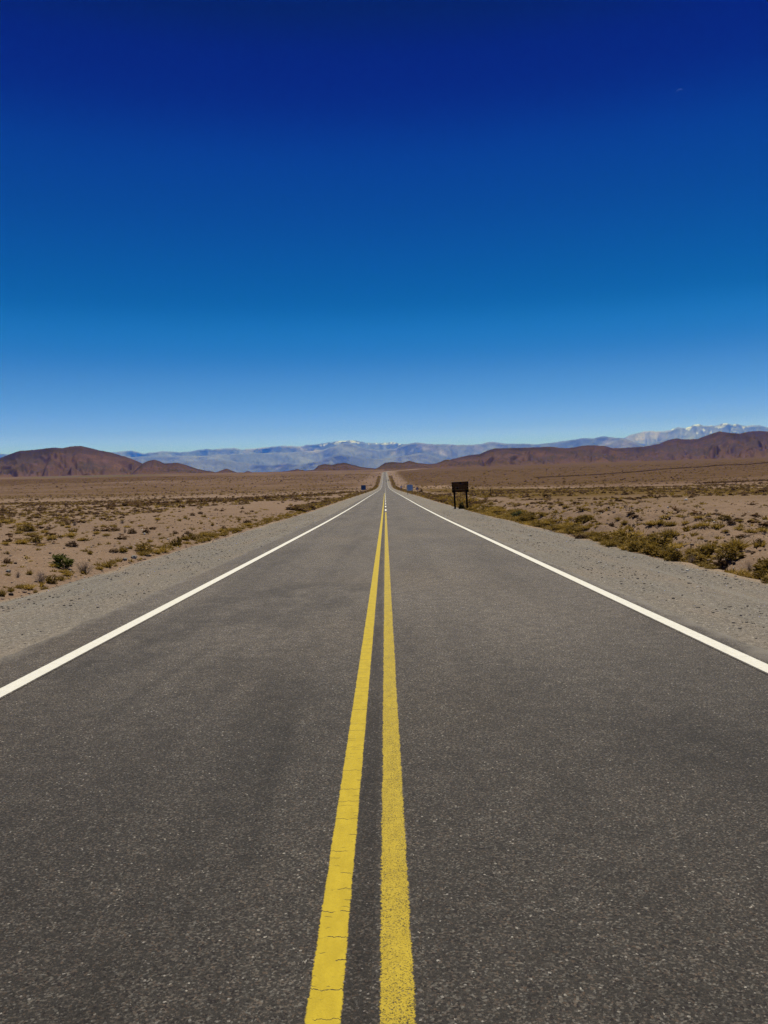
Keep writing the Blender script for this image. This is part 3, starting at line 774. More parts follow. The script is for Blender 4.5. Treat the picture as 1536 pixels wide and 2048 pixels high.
# brown park sign on two posts
sx, sy, sz = at(922.5, 1018.5)
K = math.hypot(sx - CAM.x, sy) / FPX                     # metres per pixel here
board_w, board_h = 33.2 * K, 20.6 * K
z_bot = 34.2 * K
park = thing("park_sign", (sx, sy, sz), "dark brown wooden board on two posts with orange lettering beside the road", "sign", rot=(0, math.radians(-1.6), math.radians(-4)))
bm = bmesh.new()
nb = 4
for i in range(nb):
    hh = board_h / nb
    add_box(bm, (0, 0, z_bot + hh * (i + 0.5)), (board_w, 0.055, hh - 0.008), 0.008)
for s in (-1, 1): add_box(bm, (s * board_w * 0.36, 0.040, z_bot + board_h / 2), (0.08, 0.03, board_h - 0.06), 0.004)
done("board", bm, MAT['sign_wood'], park)
for s in (-1, 1):
    bm = bmesh.new()
    add_box(bm, (s * 12.0 * K, 0.105, (z_bot + 4 * K) / 2 - 0.15), (3.7 * K, 0.10, z_bot + 4 * K + 0.3), 0.012)
    done("post", bm, MAT['sign_wood'], park)
def text_mesh(body, size, align='CENTER', depth=0.004):
    cu = bpy.data.curves.new("text", 'FONT'); cu.body = body; cu.size = size; cu.align_x = align; cu.align_y = 'CENTER'
    cu.extrude = depth; cu.offset = size * 0.012; cu.resolution_u = 3
    tmp = bpy.data.objects.new("text", cu); col.objects.link(tmp)
    bpy.context.view_layer.update()
    me = bpy.data.meshes.new_from_object(tmp.evaluated_get(bpy.context.evaluated_depsgraph_get()))
    bpy.data.objects.remove(tmp); bpy.data.curves.remove(cu)
    return me
for row_, body, x0_, x1_ in ((0, "USTED", 0.05, 0.46), (0, "ESTA", 0.60, 0.93), (1, "TRANSITANDO", 0.07, 0.94), (2, "UN", 0.12, 0.27), (2, "PARQUE", 0.40, 0.91), (3, "NACIONAL", 0.18, 0.82)):
    me = text_mesh(body, 0.17)
    xs = [v.co.x for v in me.vertices]; ww = max(xs) - min(xs); mx_ = (max(xs) + min(xs)) / 2
    fx = (x1_ - x0_) * board_w / ww
    for v in me.vertices: v.co = Vector(((v.co.x - mx_) * fx, -v.co.z - 0.031, v.co.y * 0.95))
    me.name = "lettering"
    o = link("lettering", me, park, MAT['sign_letter'])
    o.location = (board_w * ((x0_ + x1_) / 2 - 0.5), 0, z_bot + board_h * (0.86 - 0.245 * row_))

# square blue sign, left verge
bx, by, bz = at(729.5, 986.5, 1500)
by = min(by, 300.0); kb = by / FPX
bx = CAM.x + ray(729.5, 986.5).x * by; bz = float(terrain_z(bx, by))
bl = thing("road_sign", (bx, by, bz), "square dark blue sign on the left verge far down the road", "sign")
top = CAM.z + ray(727, 970.3).z * by - bz; bot = CAM.z + ray(727, 980.0).z * by - bz
bm = bmesh.new(); add_box(bm, (-2.3 * kb, 0, (top + bot) / 2), (9.4 * kb, 0.02, top - bot), 0.02); done("panel", bm, MAT['blue_panel'], bl)
for dx in (-4.6, 2.0):
    bm = bmesh.new(); add_box(bm, (dx * kb, 0.05, (bot + 0.6) / 2 - 0.1), (0.10, 0.08, bot + 0.8), 0.006); done("post", bm, MAT['steel'], bl)

# pale blue sign, right verge
d_ = 190.0; k2 = d_ / FPX
px0 = CAM.x + ray(819.8, 980).x * d_; pz0 = float(terrain_z(px0, d_))
pb = thing("road_sign", (px0, d_, pz0), "large pale blue sign with whitish rim on two posts, right verge", "sign")
top = CAM.z + ray(820, 969).z * d_ - pz0; bot = CAM.z + ray(820, 981.6).z * d_ - pz0
hh = top - bot; ww = 12.6 * k2
def plate(bm, w, h, cut, zc, y, th):
    """A plate with its upper corners cut off."""
    pts = [(-w / 2, -h / 2), (w / 2, -h / 2), (w / 2, h / 2 - cut), (w / 2 - cut, h / 2), (-w / 2 + cut, h / 2), (-w / 2, h / 2 - cut)]
    f = [bm.verts.new((a, y, zc + b)) for a, b in pts]; g = [bm.verts.new((a, y + th, zc + b)) for a, b in pts]
    bm.faces.new(f); bm.faces.new(g[::-1])
    for i in range(6): bm.faces.new((f[i], g[i], g[(i + 1) % 6], f[(i + 1) % 6]))
    bmesh.ops.recalc_face_normals(bm, faces=bm.faces)
bm = bmesh.new(); plate(bm, ww, hh, 0.20, (top + bot) / 2, 0.0, 0.02); done("rim", bm, MAT['white_sheet'], pb)
bm = bmesh.new(); plate(bm, ww * 0.88, hh * 0.86, 0.17, (top + bot) / 2 + 0.01, -0.006, 0.004); done("panel", bm, MAT['pale_blue'], pb)
for s in (-1, 1):
    bm = bmesh.new(); add_box(bm, (s * ww * 0.34, -0.010, bot + hh * 0.24), (ww * 0.15, 0.004, hh * 0.17), 0.001); done("white_mark", bm, MAT['white_sheet'], pb)
for dx in (-4.6, 4.0):
    bm = bmesh.new(); add_box(bm, (dx * k2, 0.06, (bot + 0.5) / 2 - 0.1), (0.11, 0.08, bot + 0.7), 0.006); done("post", bm, MAT['steel'], pb)

# round signs
def round_sign(px, py, d, rad_px, label, ring_mat, mark):
    k = d / FPX
    x = CAM.x + ray(px, py).x * d; z = float(terrain_z(x, d)); zc = CAM.z + ray(px, py).z * d - z
    t = thing("road_sign", (x, d, z), label, "sign")
    r = rad_px * k
    bm = bmesh.new(); add_cyl(bm, (0, 0, zc), r, 0.02, 'Y', 32); done("ring", bm, ring_mat, t)
    bm = bmesh.new(); add_cyl(bm, (0, -0.012, zc), r * 0.70, 0.006, 'Y', 32); done("disc", bm, MAT['white_sheet'], t)
    if mark:
        bm = bmesh.new(); add_box(bm, (0, -0.018, zc), (r * 0.95, 0.004, r * 0.55), 0.001); done("symbol", bm, MAT['navy_mark'], t)
    bm = bmesh.new(); add_box(bm, (0, 0.05, zc / 2 - 0.15), (0.10, 0.07, zc + 0.5), 0.006); done("post", bm, MAT['steel'], t)
round_sign(834.5, 977.3, 205.0, 3.3, "round red ringed sign with a dark symbol, right of the pale blue sign", MAT['red_sheet'], True)
round_sign(802.6, 974.0, 300.0, 2.3, "small faded reddish round sign farther along the right verge", MAT['faded_red'], False)

# thin stake out on the plain
tx, ty, tz = at(981, 990)
bm = bmesh.new(); hk = 13.5 * ty / FPX
add_box(bm, (0, 0, hk / 2 - 0.1), (0.10, 0.10, hk + 0.2), 0.01)
o = done("stake", bm, MAT['stake'], label="thin upright wooden stake on the plain right of the brown board", cat="stake"); o.location = (tx, ty, tz)

# vehicles far up the road
MAT['car_white'] = make_plain("white_car_paint", (0.80, 0.80, 0.80), 0.25, 0.6, 0.05, 3)
MAT['car_dark'] = make_plain("dark_car_paint", (0.015, 0.015, 0.018), 0.3, 0.6, 0.1, 3)
MAT['car_glass'] = make_plain("car_glass", (0.02, 0.025, 0.03), 0.08, 0.6, 0.1, 3)
MAT['tyre'] = make_plain("tyre_rubber", (0.015, 0.015, 0.015), 0.85, 0.2, 0.2, 20)
MAT['tail_red'] = make_plain("tail_lamp_red", (0.35, 0.01, 0.01), 0.3, 0.5, 0.1, 9)
def loft(bm, secs):
    rings = [[bm.verts.new(p) for p in s] for s in secs]
    n_ = len(rings[0])
    for a, b in zip(rings, rings[1:]):
        for i in range(n_): bm.faces.new((a[i], a[(i + 1) % n_], b[(i + 1) % n_], b[i]))
    bm.faces.new(rings[0][::-1]); bm.faces.new(rings[-1])
    bmesh.ops.recalc_face_normals(bm, faces=bm.faces)
def make_car(name, loc, paint, label, cat, rz=0.0):
    t = thing(name, loc, label, cat, rot=(math.atan(0.035), 0, rz))
    bm = bmesh.new(); secs = []
    for y, w, zb, zt in ((-2.1, 0.78, 0.42, 0.92), (-1.95, 0.88, 0.30, 1.02), (-1.0, 0.90, 0.26, 1.02), (0.6, 0.90, 0.26, 0.98), (1.5, 0.87, 0.28, 0.88), (2.05, 0.78, 0.34, 0.72), (2.15, 0.68, 0.42, 0.62)):
        secs.append([(-w, y, zb), (w, y, zb), (w * 1.0, y, (zb + zt) / 2), (w * 0.94, y, zt), (-w * 0.94, y, zt), (-w, y, (zb + zt) / 2)])
    loft(bm, secs); done("body", bm, paint, t, True)
    bm = bmesh.new()
    loft(bm, [[(-a, y, 0.98), (a, y, 0.98), (b, y2, zt), (-b, y2, zt)] for y, y2, a, b, zt in ((-1.85, -1.45, 0.80, 0.64, 1.40), (-0.2, -0.2, 0.82, 0.66, 1.46), (1.05, 0.45, 0.80, 0.62, 1.42))])
    done("window", bm, MAT['car_glass'], t)
    bm = bmesh.new()
    add_box(bm, (0, -0.5, 1.47), (1.28, 1.75, 0.05), 0.02); done("roof", bm, paint, t)
    for sx_ in (-1, 1):
        for yy in (-1.3, 1.35):
            bm = bmesh.new(); add_cyl(bm, (sx_ * 0.80, yy, 0.31), 0.31, 0.2, 'X', 24); w_ = done("wheel", bm, MAT['tyre'], t)
            bm = bmesh.new(); add_cyl(bm, (sx_ * 0.905, yy, 0.31), 0.19, 0.02, 'X', 16); done("rim", bm, MAT['steel'], w_)
        bm = bmesh.new(); add_box(bm, (sx_ * 0.70, -2.10, 0.80), (0.22, 0.08, 0.18), 0.02); done("tail_lamp", bm, MAT['tail_red'], t)
    return t
vd = 1115.0; make_car("car", (1.75, vd, float(road_z(vd)) + vd * 2.2e-5), MAT['car_white'], "tiny white car driving away in the right lane far ahead", "car")
vd = 1170.0; make_car("car", (4.9, vd, float(road_z(vd)) + vd * 1.2e-5), MAT['car_dark'], "tiny dark car stopped on the right gravel shoulder far ahead", "car")

# ------------------------------------------------------------------ plants
MAT['dry_grass'] = make_leaf("dry_olive_grass", (0.22, 0.143, 0.022), (0.38, 0.252, 0.055), (0.46, 0.33, 0.15))
MAT['olive_leaf'] = make_leaf("olive_leaf", (0.115, 0.074, 0.013), (0.280, 0.182, 0.036), (0.35, 0.24, 0.09))
MAT['brown_leaf'] = make_leaf("brown_leaf", (0.065, 0.036, 0.018), (0.150, 0.088, 0.045))
MAT['grey_twig'] = make_leaf("grey_twig", (0.14, 0.105, 0.088), (0.26, 0.195, 0.165), (0.34, 0.27, 0.23))
MAT['green_leaf'] = make_leaf("green_leaf", (0.070, 0.080, 0.016), (0.190, 0.190, 0.040))
MAT['dark_green'] = make_leaf("dark_green_leaf", (0.045, 0.055, 0.020), (0.105, 0.105, 0.036))
MAT['bark'] = make_wood("bark", (0.085, 0.060, 0.042))

def ribbons(base, tip, width, sag, r, seg=2):
    """Tapered ribbons from base to tip points (n,3); returns verts, quads."""
    n = len(base); ts = np.linspace(0, 1, seg + 1)
    d = tip - base
    side = np.cross(d, r.normal(size=(n, 3))); side /= np.linalg.norm(side, axis=1, keepdims=True) + 1e-9
    V = []
    for t in ts:
        p = base + d * t
        p = p + np.stack([np.zeros(n), np.zeros(n), sag * t * (1 - t) * 4], -1) if np.ndim(sag) else p + np.array([0, 0, sag * t * (1 - t) * 4])
        wv = (width * (1 - 0.85 * t))[:, None] * side * 0.5
        V.append(p - wv); V.append(p + wv)
    V = np.stack(V, 1)                               # n, 2(seg+1), 3
    Fq = np.array([[2 * i, 2 * i + 1, 2 * i + 3, 2 * i + 2] for i in range(seg)])
    k = V.shape[1]
    F_ = (np.arange(n)[:, None, None] * k + Fq[None]).reshape(-1, 4)
    return V.reshape(-1, 3), F_

def leaves(pts, out, size, r, aspect=1.7):
    n = len(pts)
    a = out + 0.8 * r.normal(size=(n, 3)); a /= np.linalg.norm(a, axis=1, keepdims=True) + 1e-9
    b = np.cross(a, r.normal(size=(n, 3))); b /= np.linalg.norm(b, axis=1, keepdims=True) + 1e-9
    s = (size * r.uniform(0.6, 1.3, n))[:, None]
    V = np.stack([pts - a * s * 0.5 * aspect, pts + b * s * 0.5, pts + a * s * 0.5 * aspect, pts - b * s * 0.5], 1)
    F_ = np.arange(n * 4).reshape(n, 4)
    return V.reshape(-1, 3), F_

def cat_mesh(*vf):
    V = []; Fs = []; o = 0
    for v, f in vf: V.append(v); Fs.append(f + o); o += len(v)
    return np.concatenate(V), np.concatenate(Fs)

def dome(n, r, inner=0.55):
    d = r.normal(size=(n, 3)); d[:, 2] = np.abs(d[:, 2]) * 0.9 + 0.02
    d /= np.linalg.norm(d, axis=1, keepdims=True)
    rad = r.uniform(inner, 1.0, n) ** 0.7
    p = d * rad[:, None] * np.array([0.5, 0.5, 1.0])
    lob = 0.72 + 0.45 * vnoise(np.arctan2(d[:, 1], d[:, 0]) * 1.6 + 10, d[:, 2] * 3, int(r.integers(1e6)))
    return p * lob[:, None], d

def tuft_vf(seed, n=230, spread=0.46, up=1.0, w=0.046):
    r = np.random.default_rng(seed)
    clumps = r.normal(0, 0.13, (5, 2))
    c = clumps[r.integers(0, 5, n)]
    base = np.concatenate([c + r.normal(0, 0.05, (n, 2)), np.zeros((n, 1))], 1)
    ang = r.uniform(0, 2 * np.pi, n); lean = r.uniform(0.05, 1.0, n) ** 0.8
    tip = base + np.stack([np.cos(ang) * lean * spread, np.sin(ang) * lean * spread, up * (1.02 - 0.55 * lean ** 1.5) * r.uniform(0.55, 1.0, n)], -1)
    return ribbons(base, tip, r.uniform(0.6, 1.3, n) * w, 0.05, r, 3)
def cushion_vf(seed, n=300, size=0.10):
    r = np.random.default_rng(seed); p, d = dome(n, r, 0.3)
    return leaves(p, d, size, r)
def twig_vf(seed, n=120, w=0.016):
    r = np.random.default_rng(seed)
    base = np.concatenate([r.normal(0, 0.06, (n, 2)), np.zeros((n, 1))], 1)
    ang = r.uniform(0, 2 * np.pi, n); lean = r.uniform(0.1, 1.0, n)
    tip = base + np.stack([np.cos(ang) * lean * 0.46, np.sin(ang) * lean * 0.46, (1.0 - 0.45 * lean ** 2) * r.uniform(0.5, 1, n)], -1)
    a = ribbons(base, tip, np.full(n, w), 0.03, r, 2)
    t = r.uniform(0.35, 0.9, (n, 1)); mid = base + (tip - base) * t
    tip2 = mid + (tip - base) * 0.32 + r.normal(0, 0.10, (n, 3))
    return cat_mesh(a, ribbons(mid, tip2, np.full(n, w * 0.6), 0.0, r, 1))
def shrub_vf(seed, n=330, size=0.085):
    """loose leafy shrub: leaf clumps at the ends of stems"""
    r = np.random.default_rng(seed)
    cl, d = dome(26, r, 0.5)
    k = r.integers(0, 26, n)
    p = cl[k] + r.normal(0, 0.075, (n, 3)) * np.array([1, 1, 1.3]); p[:, 2] = np.abs(p[:, 2]) + 0.02
    return leaves(p, d[k], size, r, 2.2)
def stems_vf(seed, n=26):
    r = np.random.default_rng(seed); cl, d = dome(26, r, 0.5)
    base = np.concatenate([r.normal(0, 0.05, (26, 2)), np.zeros((26, 1))], 1)
    return ribbons(base, cl, np.full(26, 0.03), 0.02, r, 2)

VAR = {}
for k in range(6): VAR['tuft', k] = mesh_np("grass_tuft", *tuft_vf(100 + k), mat_index=None)
for k in range(4): VAR['cushion', k] = mesh_np("cushion_shrub", *cushion_vf(200 + k))
for k in range(4): VAR['twig', k] = mesh_np("twig_bush", *twig_vf(300 + k))
for k in range(5): VAR['olive', k] = mesh_np("olive_shrub", *cat_mesh(shrub_vf(400 + k), tuft_vf(450 + k, 40, 0.5, 0.9)))
for (kn, k), me in VAR.items(): me.materials.append(MAT[{'tuft': 'dry_grass', 'cushion': 'brown_leaf', 'twig': 'grey_twig', 'olive': 'olive_leaf'}[kn]])
KIND = {'tuft': ('grass_tuft', 'grass tuft', 6), 'cushion': ('cushion_shrub', 'shrub', 4), 'twig': ('twig_bush', 'bush', 4), 'olive': ('olive_shrub', 'shrub', 5)}
prnd = random.Random(11)
def plant(kind, x, y, w, h, label, group=None, z=None):
    name, cat, nv = KIND[kind]
    o = bpy.data.objects.new(name, VAR[kind, prnd.randrange(nv)]); col.objects.link(o)
    z = float(terrain_z(x, y)) if z is None else z
    if abs(x - float(centre(y))) < 6.6: z = max(z, float(road_z(y)) - 0.02)
    o.location = (x, y, z - 0.015)
    o.rotation_euler = (0, 0, prnd.uniform(0, 6.28)); o.scale = (w, w, h)
    return tag(o, label, cat, group)
def plant_px(kind, px, py, wp, hp, label, group=None):
    x, y, z = at(px, py); k = y / FPX
    return plant(kind, x, y, wp * k * 1.08, hp * k * 1.05, label, group, z)

# the plants one can point to
def leafy_bush(px, py, wp, hp, mat, label, seed):
    x, y, z = at(px, py); k = y / FPX
    t = thing("bush", (x, y, z - 0.02), label, "bush")
    for nm, vf, m_ in (("foliage", shrub_vf(seed, 620, 0.085), MAT[mat]), ("stem", stems_vf(seed), MAT['bark'])):
        v, f = vf
        link(nm, mesh_np(nm, v * np.array([wp * k * 1.05, wp * k * 1.05, hp * k * 1.0]), f), t, m_)
leafy_bush(126, 1133, 46, 29, 'green_leaf', "bright green leafy bush on the bare earth left of the road", 501)
leafy_bush(1036, 1037, 28, 14, 'dark_green', "dark green rounded bush behind the grass strip right of the brown board", 502)
leafy_bush(924, 1019, 12, 13, 'dark_green', "dark green bush between the two posts of the brown board", 503)
leafy_bush(1440, 1139, 34, 22, 'brown_leaf', "dark spiky bush at the right gravel edge with pale upright stalks", 504)
for px, py, w, h, lab in (
    (82, 1165, 36, 27, "purplish grey twiggy bush at the left gravel edge below the green bush"),
    (168, 1145, 46, 24, "wide greyish brown twiggy bush right of the green bush"),
    (36, 1155, 13, 15, "small grey stalky plant left of the purplish twiggy bush"),
    (149, 1051, 15, 11, "pale grey stalky plant in the field above the green bush"),
    (250, 1066, 9, 13, "thin pale stalky plant between two dark cushion shrubs"),
    (245, 1047, 17, 10, "dry twiggy plant in the left field behind dark cushion shrubs"),
    (1440, 1130, 26, 22, "pale upright stalks rising behind the dark spiky bush"),
    (1385, 1128, 26, 22, "dry twiggy bush bending over the right gravel edge"),
    (1500, 1143, 24, 22, "thin branching dry plant near the right frame edge")):
    plant_px('twig', px, py, w, h, lab)
for px, py, w, h, lab in (
    (16, 1127, 21, 13, "dark reddish brown cushion shrub alone at the far left"),
    (145, 1092, 25, 12, "dark brown cushion shrub directly behind the green bush"),
    (229, 1062, 28, 8, "long low dark brown cushion shrub in the left field"),
    (265, 1067, 19, 11, "round blackish cushion shrub at the end of the long low one"),
    (351, 1068, 13, 8, "dark cushion shrub with olive tuft near left gravel edge, nearer of three"),
    (376, 1069, 13, 8, "dark cushion shrub near the left gravel edge, right one of three"),
    (366, 1075, 8, 7, "smallest dark cushion shrub of three near the left gravel edge"),
    (385, 1031, 11, 6, "small black cushion shrub in front of the dark scrub row"),
    (401, 1028, 12, 6, "small black cushion shrub right of its twin before scrub row"),
    (228, 1104, 20, 7, "flat dark brown shrub on the left bank beside olive tufts"),
    (285, 1099, 16, 11, "dark brown shrub inside the large olive clump, left gravel edge"),
    (296, 1102, 13, 7, "low dark brown shrub at the right foot of the olive clump"),
    (250, 1079, 8, 7, "tiny dark grey green cushion on the bare left field"),
    (448, 1058, 13, 6, "dark cushion on the bare strip beside the left gravel far along"),
    (494, 1046, 18, 8, "greyish dark cushion lying at the left gravel edge far along"),
    (1223, 1053, 13, 10, "dark purplish shrub on the crest of the right bank"),
    (1173, 1038, 16, 7, "dark brown cushion on top of the right bank"),
    (1010, 1030, 16, 8, "reddish dark brown shrub beside the dark green bush"),
    (1295, 1097, 21, 9, "dark reddish shrub in the gap of the right grass strip"),
    (1519, 1087, 17, 11, "dark shrub on the rough earth bank at the right frame edge"),
    (1512, 1096, 12, 8, "small dark shrub just below another on the right earth bank"),
    (1162, 1080, 32, 11, "wide dark shrub at the lower edge of the right grass strip"),
    (1463, 1047, 20, 9, "dark brown shrub among tufts on top of the right bank")):
    plant_px('cushion', px, py, w, h, lab)
for px, py, w, h, lab in (
    (104, 1167, 24, 19, "olive clump touching the purplish twiggy bush"), (285, 1103, 32, 19, "large dark olive clump at the left gravel edge"),
    (352, 1092, 24, 21, "tall olive shrub at the left gravel edge near three dark cushions"), (388, 1079, 26, 15, "bushy olive shrub at the left gravel edge beyond three dark cushions"),
    (1530, 1156, 38, 27, "big olive shrub cut by the right frame edge"), (1535, 1172, 26, 13, "low olive shrub at the lower right corner of the grass strip"),
    (1345, 1126, 34, 28, "tall olive shrub at the right gravel edge beyond the gap"), (1302, 1088, 24, 24, "upright olive shrub standing over the dark reddish shrub"),
    (1268, 1107, 24, 22, "olive shrub ending the right grass strip before its gap"), (1242, 1094, 30, 22, "rounded olive shrub inside the right grass strip"),
    (1408, 1120, 34, 26, "arching olive shrub on the slope of the right bank"), (1450, 1040, 28, 12, "broad olive shrub on top of the right bank"),
    (68, 1083, 30, 14, "dense olive shrub patch in the left field"), (55, 1062, 36, 15, "wide olive shrub patch farther out in the left field")):
    plant_px('olive', px, py, w, h, lab)

TL = ("dry olive grass tuft along the left gravel edge", "grass tufts along the left gravel edge")
TR = ("dry olive grass tuft in the strip along the right gravel edge", "grass tufts along the right gravel edge")
FL = ("low olive tuft scattered over the bare left field", "tufts scattered over the left field")
FR = ("low olive tuft on the bank and field right of the road", "tufts on the right bank and field")
for px, py, w, h in ((120, 1160, 26, 12), (55, 1178, 46, 13), (24, 1183, 18, 12), (4, 1193, 20, 20), (60, 1150, 15, 14), (15, 1151, 15, 8), (88, 1183, 17, 8), (71, 1191, 9, 10),
                     (140, 1152, 30, 14), (210, 1134, 36, 15), (225, 1127, 26, 10), (105, 1132, 28, 7), (287, 1110, 38, 10), (325, 1104, 40, 12), (310, 1107, 24, 9), (340, 1098, 22, 10), (182, 1109, 16, 12), (245, 1104, 22, 14),
                     (262, 1098, 10, 10), (300, 1084, 14, 8), (420, 1071, 22, 11), (446, 1064, 24, 10), (405, 1076, 16, 8), (128, 1146, 30, 10), (38, 1176, 26, 10), (195, 1139, 24, 9)):
    plant_px('tuft', px, py, w, h, *TL)
for px, py, w, h in ((10, 1089, 22, 8), (45, 1088, 34, 13), (82, 1076, 16, 8), (105, 1079, 18, 9), (84, 1091, 20, 5), (146, 1073, 30, 11), (161, 1081, 19, 8), (195, 1068, 19, 7), (212, 1071, 18, 6), (88, 1066, 22, 9),
                     (15, 1046, 32, 12), (46, 1050, 32, 8), (127, 1052, 13, 8), (137, 1056, 17, 8), (255, 1055, 20, 6), (225, 1053, 15, 6), (62, 1072, 34, 10), (35, 1068, 22, 8), (174, 1065, 10, 3), (208, 1054, 13, 7),
                     (282, 1053, 14, 5), (316, 1040, 17, 7), (358, 1042, 13, 6), (370, 1038, 12, 7), (408, 1034, 12, 6), (426, 1051, 8, 8), (480, 1040, 10, 5), (512, 1027, 10, 5)):
    plant_px('tuft', px, py, w, h, *FL)
for px, py, w, h in ((1480, 1152, 46, 19), (1420, 1143, 32, 11), (1385, 1107, 42, 15), (1372, 1124, 32, 13), (1328, 1117, 22, 18), (1225, 1097, 40, 18), (1200, 1086, 42, 21), (1180, 1076, 32, 17), (1145, 1068, 32, 14),
                     (1460, 1150, 30, 14), (1500, 1157, 28, 16), (1405, 1139, 26, 12), (1355, 1120, 26, 12), (1250, 1104, 30, 14), (1212, 1093, 30, 14), (1165, 1072, 26, 12), (1130, 1064, 26, 12), (1285, 1096, 12, 16)):
    plant_px('tuft', px, py, w, h, *TR)
for px, py, w, h in ((1180, 1036, 14, 8), (1235, 1040, 18, 8), (1250, 1048, 22, 10), (1256, 1057, 14, 9), (1262, 1062, 12, 10), (1305, 1050, 30, 11), (1325, 1048, 30, 10), (1345, 1051, 34, 11), (1372, 1049, 20, 9), (1388, 1056, 26, 10), (1410, 1052, 30, 11),
                     (1432, 1056, 28, 10), (1450, 1065, 18, 7), (1475, 1060, 30, 10), (1500, 1066, 34, 11), (1525, 1062, 26, 10), (1360, 1034, 26, 7), (1335, 1034, 30, 6), (1395, 1037, 24, 7), (1480, 1043, 18, 6), (1515, 1045, 18, 6), (1330, 1070, 16, 7), (1367, 1078, 10, 8),
                     (1400, 1080, 12, 9), (1430, 1086, 10, 7), (1180, 1053, 12, 9), (1158, 1046, 14, 7), (1140, 1038, 16, 6), (1120, 1042, 14, 5), (1340, 1081, 12, 8)):
    plant_px('tuft', px, py, w, h, *FR)
# strips and fields farther along, thinning out
r = np.random.default_rng(31)
for i in range(145):
    y = 17 + 56 * r.random() ** 0.8; x = 6.75 + 1.25 * r.random() + 0.25 * (fbm(y * 0.35, 7.0, 1, 5) - 0.5)
    plant('tuft', float(x), float(y), r.uniform(0.6, 1.15), r.uniform(0.15, 0.33), *TR)
for i in range(60):
    y = 17 + 50 * r.random() ** 0.8; x = 6.9 + 1.3 * r.random()
    plant('olive', float(x), float(y), r.uniform(0.6, 1.1), r.uniform(0.18, 0.32), 'low olive shrub in the strip along the right gravel edge', 'olive shrubs along the right gravel edge')
for i in range(34):
    y = 30 + 45 * r.random(); x = -(6.7 + 0.55 * r.random())
    plant('tuft', float(x), float(y), r.uniform(0.35, 0.75), r.uniform(0.12, 0.26), *TL)

for i in range(26):
    y = 10.5 + 16 * r.random(); x = 6.55 + 1.1 * r.random() ** 1.3
    plant('olive', float(x), float(y), r.uniform(0.40, 0.85), r.uniform(0.18, 0.36), 'low olive shrub in the strip along the right gravel edge', 'olive shrubs along the right gravel edge')

# ------------------------------------------------------------------ scrub too many to count
def scatter(name, templates, pos, width, height, which, mats, mat_of, seed):
    rr = np.random.default_rng(seed)
    VV = []; FF = []; MM = []; o = 0
    for ti, (tv, tf) in enumerate(templates):
        idx = np.where(which == ti)[0]
        if not len(idx): continue
        a = rr.uniform(0, 2 * np.pi, len(idx)); c, s = np.cos(a), np.sin(a)
        x = tv[None, :, 0] * c[:, None] - tv[None, :, 1] * s[:, None]; y = tv[None, :, 0] * s[:, None] + tv[None, :, 1] * c[:, None]
        v = np.stack([x * width[idx, None] + pos[idx, 0, None], y * width[idx, None] + pos[idx, 1, None], tv[None, :, 2] * height[idx, None] + pos[idx, 2, None]], -1)
        f = tf[None] + (np.arange(len(idx)) * len(tv))[:, None, None] + o
        VV.append(v.reshape(-1, 3)); FF.append(f.reshape(-1, tf.shape[1])); MM.append(np.full(len(idx) * len(tf), mat_of[ti])); o += len(idx) * len(tv)
    me = mesh_np(name, np.concatenate(VV), np.concatenate(FF), mat_index=np.concatenate(MM))
    return link(name, me, mat=mats, kind='stuff')

P = []; Wd = []; Hd = []; Wh = []
def put(x, y, w, h, k):
    P.append(np.stack([x, y, terrain_z(x, y) - 0.02], -1)); Wd.append(w); Hd.append(h); Wh.append(k)
rr = np.random.default_rng(77)
def field(n, y0, y1, wlo, whi, thr, seedn, brown=0.3, big=0.0, powr=0.5):
    y = y0 + (y1 - y0) * rr.random(n) ** powr
    x = (rr.random(n) * 2 - 1) * (0.56 * y + 14)
    ok = (np.abs(x - centre(y)) > 8.4 + 0.5 * rr.random(n))
    cl = fbm(x * 0.09, y * 0.05, 3, seedn) + 0.35 * (fbm(x * 0.5, y * 0.3, 2, seedn + 3) - 0.5)
    ok &= cl > thr
    # the graded strip beside the left shoulder stays nearly bare
    ok &= ~((x < 0) & (x > -15 - 4 * vnoise(y * 0.05, 2.0, 9)) & (y > 36) & (y < 130) & (rr.random(n) > 0.12))
    x, y = x[ok], y[ok]; m = len(x)
    w = rr.uniform(wlo, whi, m) * (1 + big * rr.random(m) ** 6)
    put(x, y, w, w * rr.uniform(0.28, 0.5, m), np.where(rr.random(m) < brown, rr.integers(3, 5, m), rr.integers(0, 3, m)))
field(4200, 24, 75, 0.22, 0.60, 0.32, 5, 0.42)
field(15000, 60, 230, 0.30, 0.80, 0.41, 6, 0.50, 0.5)
field(9000, 180, 700, 0.45, 1.10, 0.44, 7, 0.40, 1.0)
field(16000, 500, 1900, 0.8, 1.9, 0.45, 8, 0.5, 1.6)
